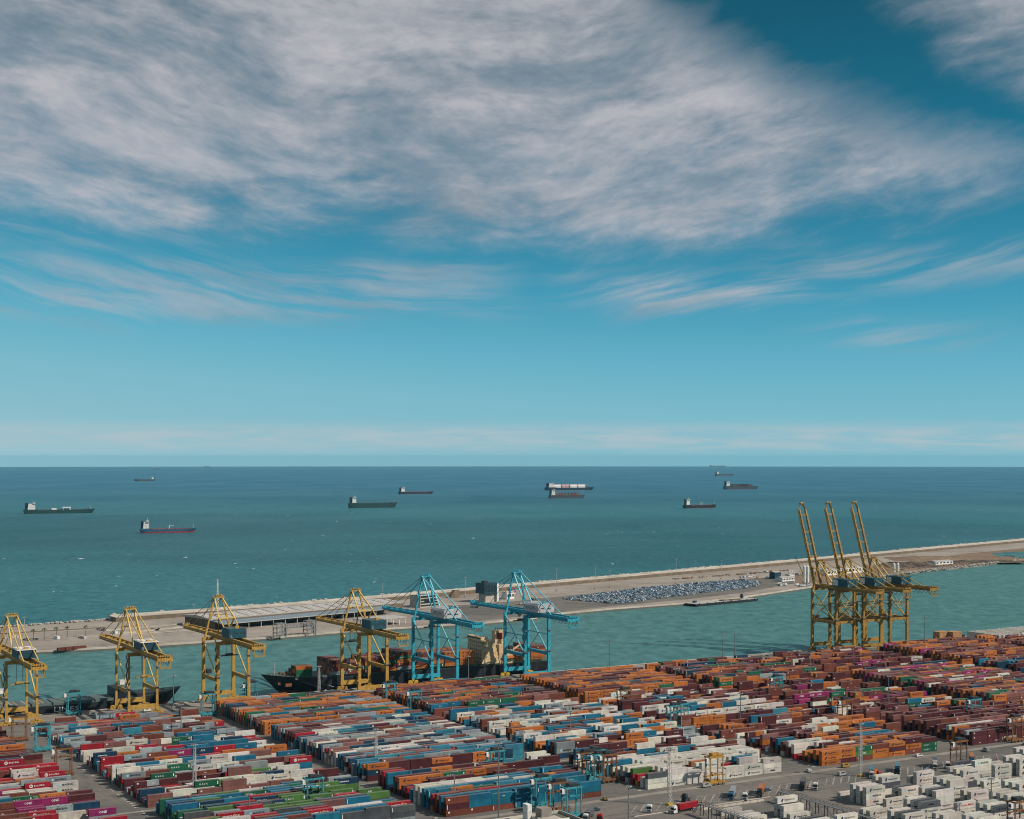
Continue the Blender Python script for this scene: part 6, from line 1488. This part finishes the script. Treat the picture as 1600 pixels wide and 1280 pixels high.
# ------------------------------------------------------------------ quay odds and ends
for i, x in enumerate((1470, 1491)):
    v = ground(x, 999.5); o = MB().box(-5.5, 5.5, -4, 4, .3, 7.2); 
    for k in range(8): o.box(-5.6 + k * 1.55, -5.3 + k * 1.55, -4.1, 4.1, .2, 7.3)
    o.box(-5.7, 5.7, -4.15, 4.15, 7.2, 7.5); e = o.build('wooden_crate', 'wood'); e.location = v; e.rotation_euler = (0, 0, TH); tag(e, 'large tan wooden crate on the quay right of the cranes, %s one' % ['left', 'right'][i], 'crate')
    e = MB().box(-2, 2, -1.5, 1.5, 0, 3.2).box(-2.2, 2.2, -1.7, 1.7, 3.2, 3.5).build('machine_crate', 'rust_steel'); e.location = ground(x - 8, 1000.5); e.rotation_euler = (0, 0, TH); tag(e, 'small dark crate left of the %s wooden crate' % ['left', 'right'][i], 'crate')
W_ = empty('quay_shed', ground(1585, 992), TH); tag(W_, 'low pale roofed shed at the far right quay edge', 'building')
MB().box(0, 60, 0, 14, 0, 4).build('wall', 'wall_brown', W_); MB().box(-1, 61, -1, 15, 4, 4.8).build('roof', 'roof_pale', W_)
rr = random.Random(17)
for i in range(9):
    x = 1505 + i * 10; v = ground(x, 995.5 - i * .95)
    o = MB().box(-1.2, 1.2, -1, 1, 0, 1.8).box(-.9, .9, -.8, .8, 1.8, 2.4).build('cargo_pallet', 'dark_steel'); o.location = v; o.rotation_euler = (0, 0, TH); tag(o, 'dark cargo stack on the far right quay edge, %s from left' % ordinal(i + 1), 'pallet')
# dark cargo hatch covers and trestles laid on the quay left of the ochre cranes
for i in range(5):
    v = ground(1185 + i * 22, 1027 - i * 2.0); o = MB().box(-6, 6, -2.2, 2.2, .1, .9)
    for k in range(6): o.box(-5.7 + k * 2.1, -5.2 + k * 2.1, -2.3, 2.3, .9, 1.1)
    o = o.build('steel_pontoon', 'hatch_green'); o.location = v; o.rotation_euler = (0, 0, TH); tag(o, 'flat dark hatch cover laid on the quay by the ochre cranes, %s from left' % ordinal(i + 1), 'hatch cover')
for i, (x, y) in enumerate(((700, 1072), (560, 1089), (470, 1090), (880, 1058), (145, 1118), (230, 1112), (757, 1066), (961, 1049))):
    o = bpy.data.objects.new('quay_van', CARS[2 if i % 2 else 1]); C.objects.link(o); o.location = ground(x, y) + Vector((0, 0, .01)); o.rotation_euler = (0, 0, TH + .1); o.color = (.6, .6, .58, 1)
    tag(o, 'white service vehicle on the quay, %s from left' % ordinal([146, 231, 471, 561, 701, 758, 881, 962].index(min([146, 231, 471, 561, 701, 758, 881, 962], key=lambda t: abs(t - x))) + 1), 'van')

# ------------------------------------------------------------------ foreground: office roof, walkways
O_ = empty('office_building', at(311, 524), TH); tag(O_, 'flat roofed office with pale parapet and roof plant at the bottom edge', 'building')
RZ = 11.0
MB().box(0, 34, 0, 32, 0, RZ).build('wall', 'concrete_pale', O_)
RF = MB().box(.5, 33.5, .5, 31.5, RZ, RZ + .05).build('roof', 'roof_olive', O_)
for a in ((0, 34, 0, .5), (0, 34, 31.5, 32), (0, .5, .5, 31.5), (33.5, 34, .5, 31.5)): MB().box(a[0], a[1], a[2], a[3], RZ + .002, RZ + 1.3).build('parapet', 'concrete_pale', RF)
for k in range(9): MB().box(1.5 + k * 3.6, 3.9 + k * 3.6, -.08, -.01, RZ - 3.2, RZ - 1.2).build('window', 'glass', O_)
MB().box(12, 21, 6, 15, RZ + .06, RZ + 4).build('plant_room', 'concrete_pale', RF); MB().box(14, 19, 14, 19, RZ + .06, RZ + 7.5).build('stair_head', 'concrete', RF)
MB().box(9.5, 11.6, 18, 22, RZ + .06, RZ + 9).build('chimney', 'white_paint', RF)
sg = MB().box(16.2, 22.6, 5.7, 5.95, RZ + .3, RZ + 4.8).build('sign_board', 'white_paint', O_)
letters('lettering', 'APM TERMINALS', .62, 'letter_navy', sg, 16.7, 5.68, RZ + 1.9, width=5.4)
pl = MB()
for k in range(5): pl.box(2 + k * 1.9, 3.4 + k * 1.9, 20, 23, RZ + .06, RZ + 1.5); pl.tube((2.7 + k * 1.9, 21.5, RZ + 1.5), (2.7 + k * 1.9, 21.5, RZ + 1.9), .5, 10)
for k in range(4): pl.tube((1.5, 16 + k * .9, RZ + 1.0), (11, 16 + k * .9, RZ + 1.0), .28, 8)
pl.tube((4, 12, RZ + 1.0), (8, 12, RZ + 1.0), .9, 12); pl.box(3, 6, 25, 28, RZ + .06, RZ + 1.9); pl.build('roof_plant', 'pale_steel', RF)
an = MB().tube((5, 10, RZ), (5, 10, RZ + 6), .07, 6).tube((26, 24, RZ), (26, 24, RZ + 5), .07, 6); an.build('aerial', 'grey_steel', RF)
def walkway(p, q0, q1, label):
    R_ = empty('walkway', at(p, q0), TH); tag(R_, label, 'walkway', 'raised steel walkways in the reefer yard'); L_ = q1 - q0
    MB().box(-1.1, 1.1, 0, L_, 5.2, 5.5).build('deck', 'grey_steel', R_)
    r = MB(); n = int(L_ / 3.0)
    for s in (-1, 1): railing(r, (s * 1.05, 0, 5.5), (s * 1.05, L_, 5.5), 1.3, n)
    r.build('railing', 'dark_steel', R_)
    for k in range(int(L_ / 6.2) + 1):
        y = min(L_ - .3, k * 6.2 + .3)
        for s in (-1, 1): MB().box(s * .95 - .14, s * .95 + .14, y - .14, y + .14, 0, 5.2).build('post', 'dark_steel', R_)
        if k: MB().bar((-.95, y - 6, .3), (-.95, y, 5.1), .12, .12).build('brace', 'dark_steel', R_)
    st = MB()
    for k in range(14): st.box(-1, 1, L_ + .3 * k, L_ + .3 * k + .3, 5.1 - .37 * k, 5.2 - .37 * k)
    st.build('stair', 'grey_steel', R_)
walkway(423.5, 470, 559, 'grey raised walkway with railings by the red box lorry'); walkway(472.5, 440, 560, 'long grey raised walkway between the reefer stacks')
def fence(p0, q0, p1, q1, label, h=2.4):
    a = at(p0, q0); b = at(p1, q1); R_ = empty('fence', a, math.atan2(b.y - a.y, b.x - a.x)); L_ = (b - a).length; tag(R_, label, 'fence')
    n = int(L_ / 3.2)
    for k in range(n + 1): MB().box(k * L_ / n - .06, k * L_ / n + .06, -.06, .06, 0, h).build('post', 'grey_steel', R_)
    m = MB()
    for k in range(4): m.box(0, L_, -.03, .03, .3 + k * (h - .4) / 3, .36 + k * (h - .4) / 3)
    m.build('rails', 'grey_steel', R_); MB().box(0, L_, -.25, .25, 0, .35).build('plinth', 'concrete_pale', R_)
fence(395, 571, 476, 571, 'low fence between the lorry bays and the white yard'); 
bb = MB()
for k in range(9): bb.box(k * 4.2, k * 4.2 + 4, -.3, .3, 0, .9)
o = bb.build('concrete_barrier', 'concrete_pale'); o.location = at(430, 566); o.rotation_euler = (0, 0, TH); tag(o, 'row of pale concrete barriers behind the left walkway', 'barrier')
for i, (p, q) in enumerate(((505, 577), (620, 578), (640, 577))):
    o = MB().box(-.35, .35, -.35, .35, 0, .7).tube((0, 0, .7), (0, 0, 1.5), .12, 8, .05).build('traffic_post', 'red_paint'); o.location = at(p, q); tag(o, 'small red traffic post at the edge of the bays, %s from left' % ordinal(i + 1), 'post')
# tank containers lying among the rows
def tank(x, y, label, z=0.0, m='white_paint'):
    R_ = empty('tank_container', ground(x, y, z), TH); R_.location.z = z; tag(R_, label, 'tank container', 'white tank containers among the rows')
    MB().tube((-2.9, 0, 1.3), (2.9, 0, 1.3), 1.08, 16).tube((-3.0, 0, 1.3), (-2.9, 0, 1.3), .7, 16, 1.08).tube((2.9, 0, 1.3), (3.0, 0, 1.3), 1.08, 16, .7).tube((-.3, 0, 2.3), (.3, 0, 2.5), .3, 10).build('vessel', m, R_)
    f = MB()
    for sx in (-1, 1):
        for sy in (-1, 1): f.box(sx * 3.0 - .07, sx * 3.0 + .07, sy * 1.15 - .07, sy * 1.15 + .07, 0, 2.59)
        for z in (.1, 2.5): f.box(sx * 3.0 - .06, sx * 3.0 + .06, -1.15, 1.15, z - .06, z + .06)
        f.bar((sx * 3.0, -1.15, .1), (sx * 3.0, 1.15, 1.2), .08, .08)
    for sy in (-1, 1): f.box(-3, 3, sy * 1.15 - .05, sy * 1.15 + .05, .05, .15)
    f.build('frame', 'grey_steel', R_)
tank(575, 1218, 'white tank container in the gap of the third block, left one'); tank(588, 1216, 'white tank container in the gap of the third block, right one')
tank(*[708, 1189], 'white tank container among short boxes of the third block, left', 5.25) if False else None

rr = random.Random(41)
for i in range(26):
    x = 20 + i * 33 + rr.uniform(-9, 9); y = 1012 - (x / 850) * 62 + rr.uniform(-16, -5)
    if 335 < x < 660 or 745 < x < 800: continue
    a_ = rz + rr.choice([0, 1.57]) + rr.uniform(-.05, .05); k = i % 3; v = ground(x, y, MZ)
    if k == 0:
        m = MB()
        for j in range(6): m.box(-7 + j * 2.4, -5.2 + j * 2.4, -.9, .9, 0, rr.choice([1.2, 1.8, 2.4]))
        o = m.build('block_stack', 'concrete_pale'); lab, cat = 'row of pale concrete blocks on the mole', 'blocks'
    elif k == 1:
        m = MB().box(-6, 6, -1.2, 1.2, 1.1, 1.45).box(-6, -5.7, -1.2, 1.2, 1.45, 2.6)
        for j in (-4.5, -3.3, 4.2):
            for s_ in (-1, 1): m.tube((j, s_ * 1.0 - .15, .5), (j, s_ * 1.0 + .15, .5), .5, 10)
        o = m.build('flat_trailer', 'dark_steel'); lab, cat = 'dark flat trailer parked on the mole', 'trailer'
    else:
        m = MB().box(-3, 3, -1.2, 1.2, .2, 2.7).box(-3.1, 3.1, -1.3, 1.3, 2.7, 2.9); m.k = 1; m.box(-.5, .4, -1.24, -1.2, .3, 2.3).box(1.0, 2.3, -1.24, -1.2, 1.3, 2.1)
        o = m.build('site_cabin', ['white_paint', 'glass']); lab, cat = 'white site cabin on the mole', 'cabin'
    o.location = v; o.rotation_euler = (0, 0, a_); tag(o, lab + ', ' + ordinal(i + 1) + ' thing along from the left end', cat)

for i, (p_, q_) in enumerate(((402, 606), (436, 575), (462, 604), (483, 582), (531, 606), (556, 605), (588, 577), (611, 606), (655, 598), (668, 580), (690, 600), (540, 590), (377, 600), (386, 590))):
    c_, nm_ = rr.choice([((.6, .6, .58), 'white'), ((.30, .19, .04), 'yellow'), ((.04, .07, .12), 'blue'), ((.3, .3, .3), 'grey')])
    o = bpy.data.objects.new('yard_car', CARS[i % 3]); C.objects.link(o); o.location = at(p_, q_, .012); o.rotation_euler = (0, 0, TH + (1.2 if i % 4 == 0 else 0)); o.color = (*c_, 1)
    tag(o, 'small %s works vehicle on the truck road, %s from left' % (nm_, ordinal(sorted([402, 436, 462, 483, 531, 556, 588, 611, 655, 668, 690, 540, 377, 386]).index(p_) + 1)), 'car')
# ------------------------------------------------------------------ air
def haze():
    hm = bpy.data.materials.new('haze'); hm.use_nodes = True; T = NT(hm.node_tree); T.n.clear()
    out = T.node('ShaderNodeOutputMaterial'); v = T.node('ShaderNodeVolumePrincipled')
    v.inputs['Color'].default_value = (0.36, 0.80, 1.0, 1); v.inputs['Density'].default_value = HAZE; v.inputs['Anisotropy'].default_value = 0.0
    T.l.new(v.outputs[0], out.inputs['Volume'])
    mb = MB().box(-62000, 62000, -62000, 62000, sea_z(58000, 58000) - 1 - 30, 185.0)
    me = bpy.data.meshes.new('haze'); me.from_pydata(mb.v, [], mb.f); me.materials.append(hm)
    o = bpy.data.objects.new('haze', me); C.objects.link(o); tag(o, kind='stuff')
HAZE = 1.2e-5
haze()
finish_containers()
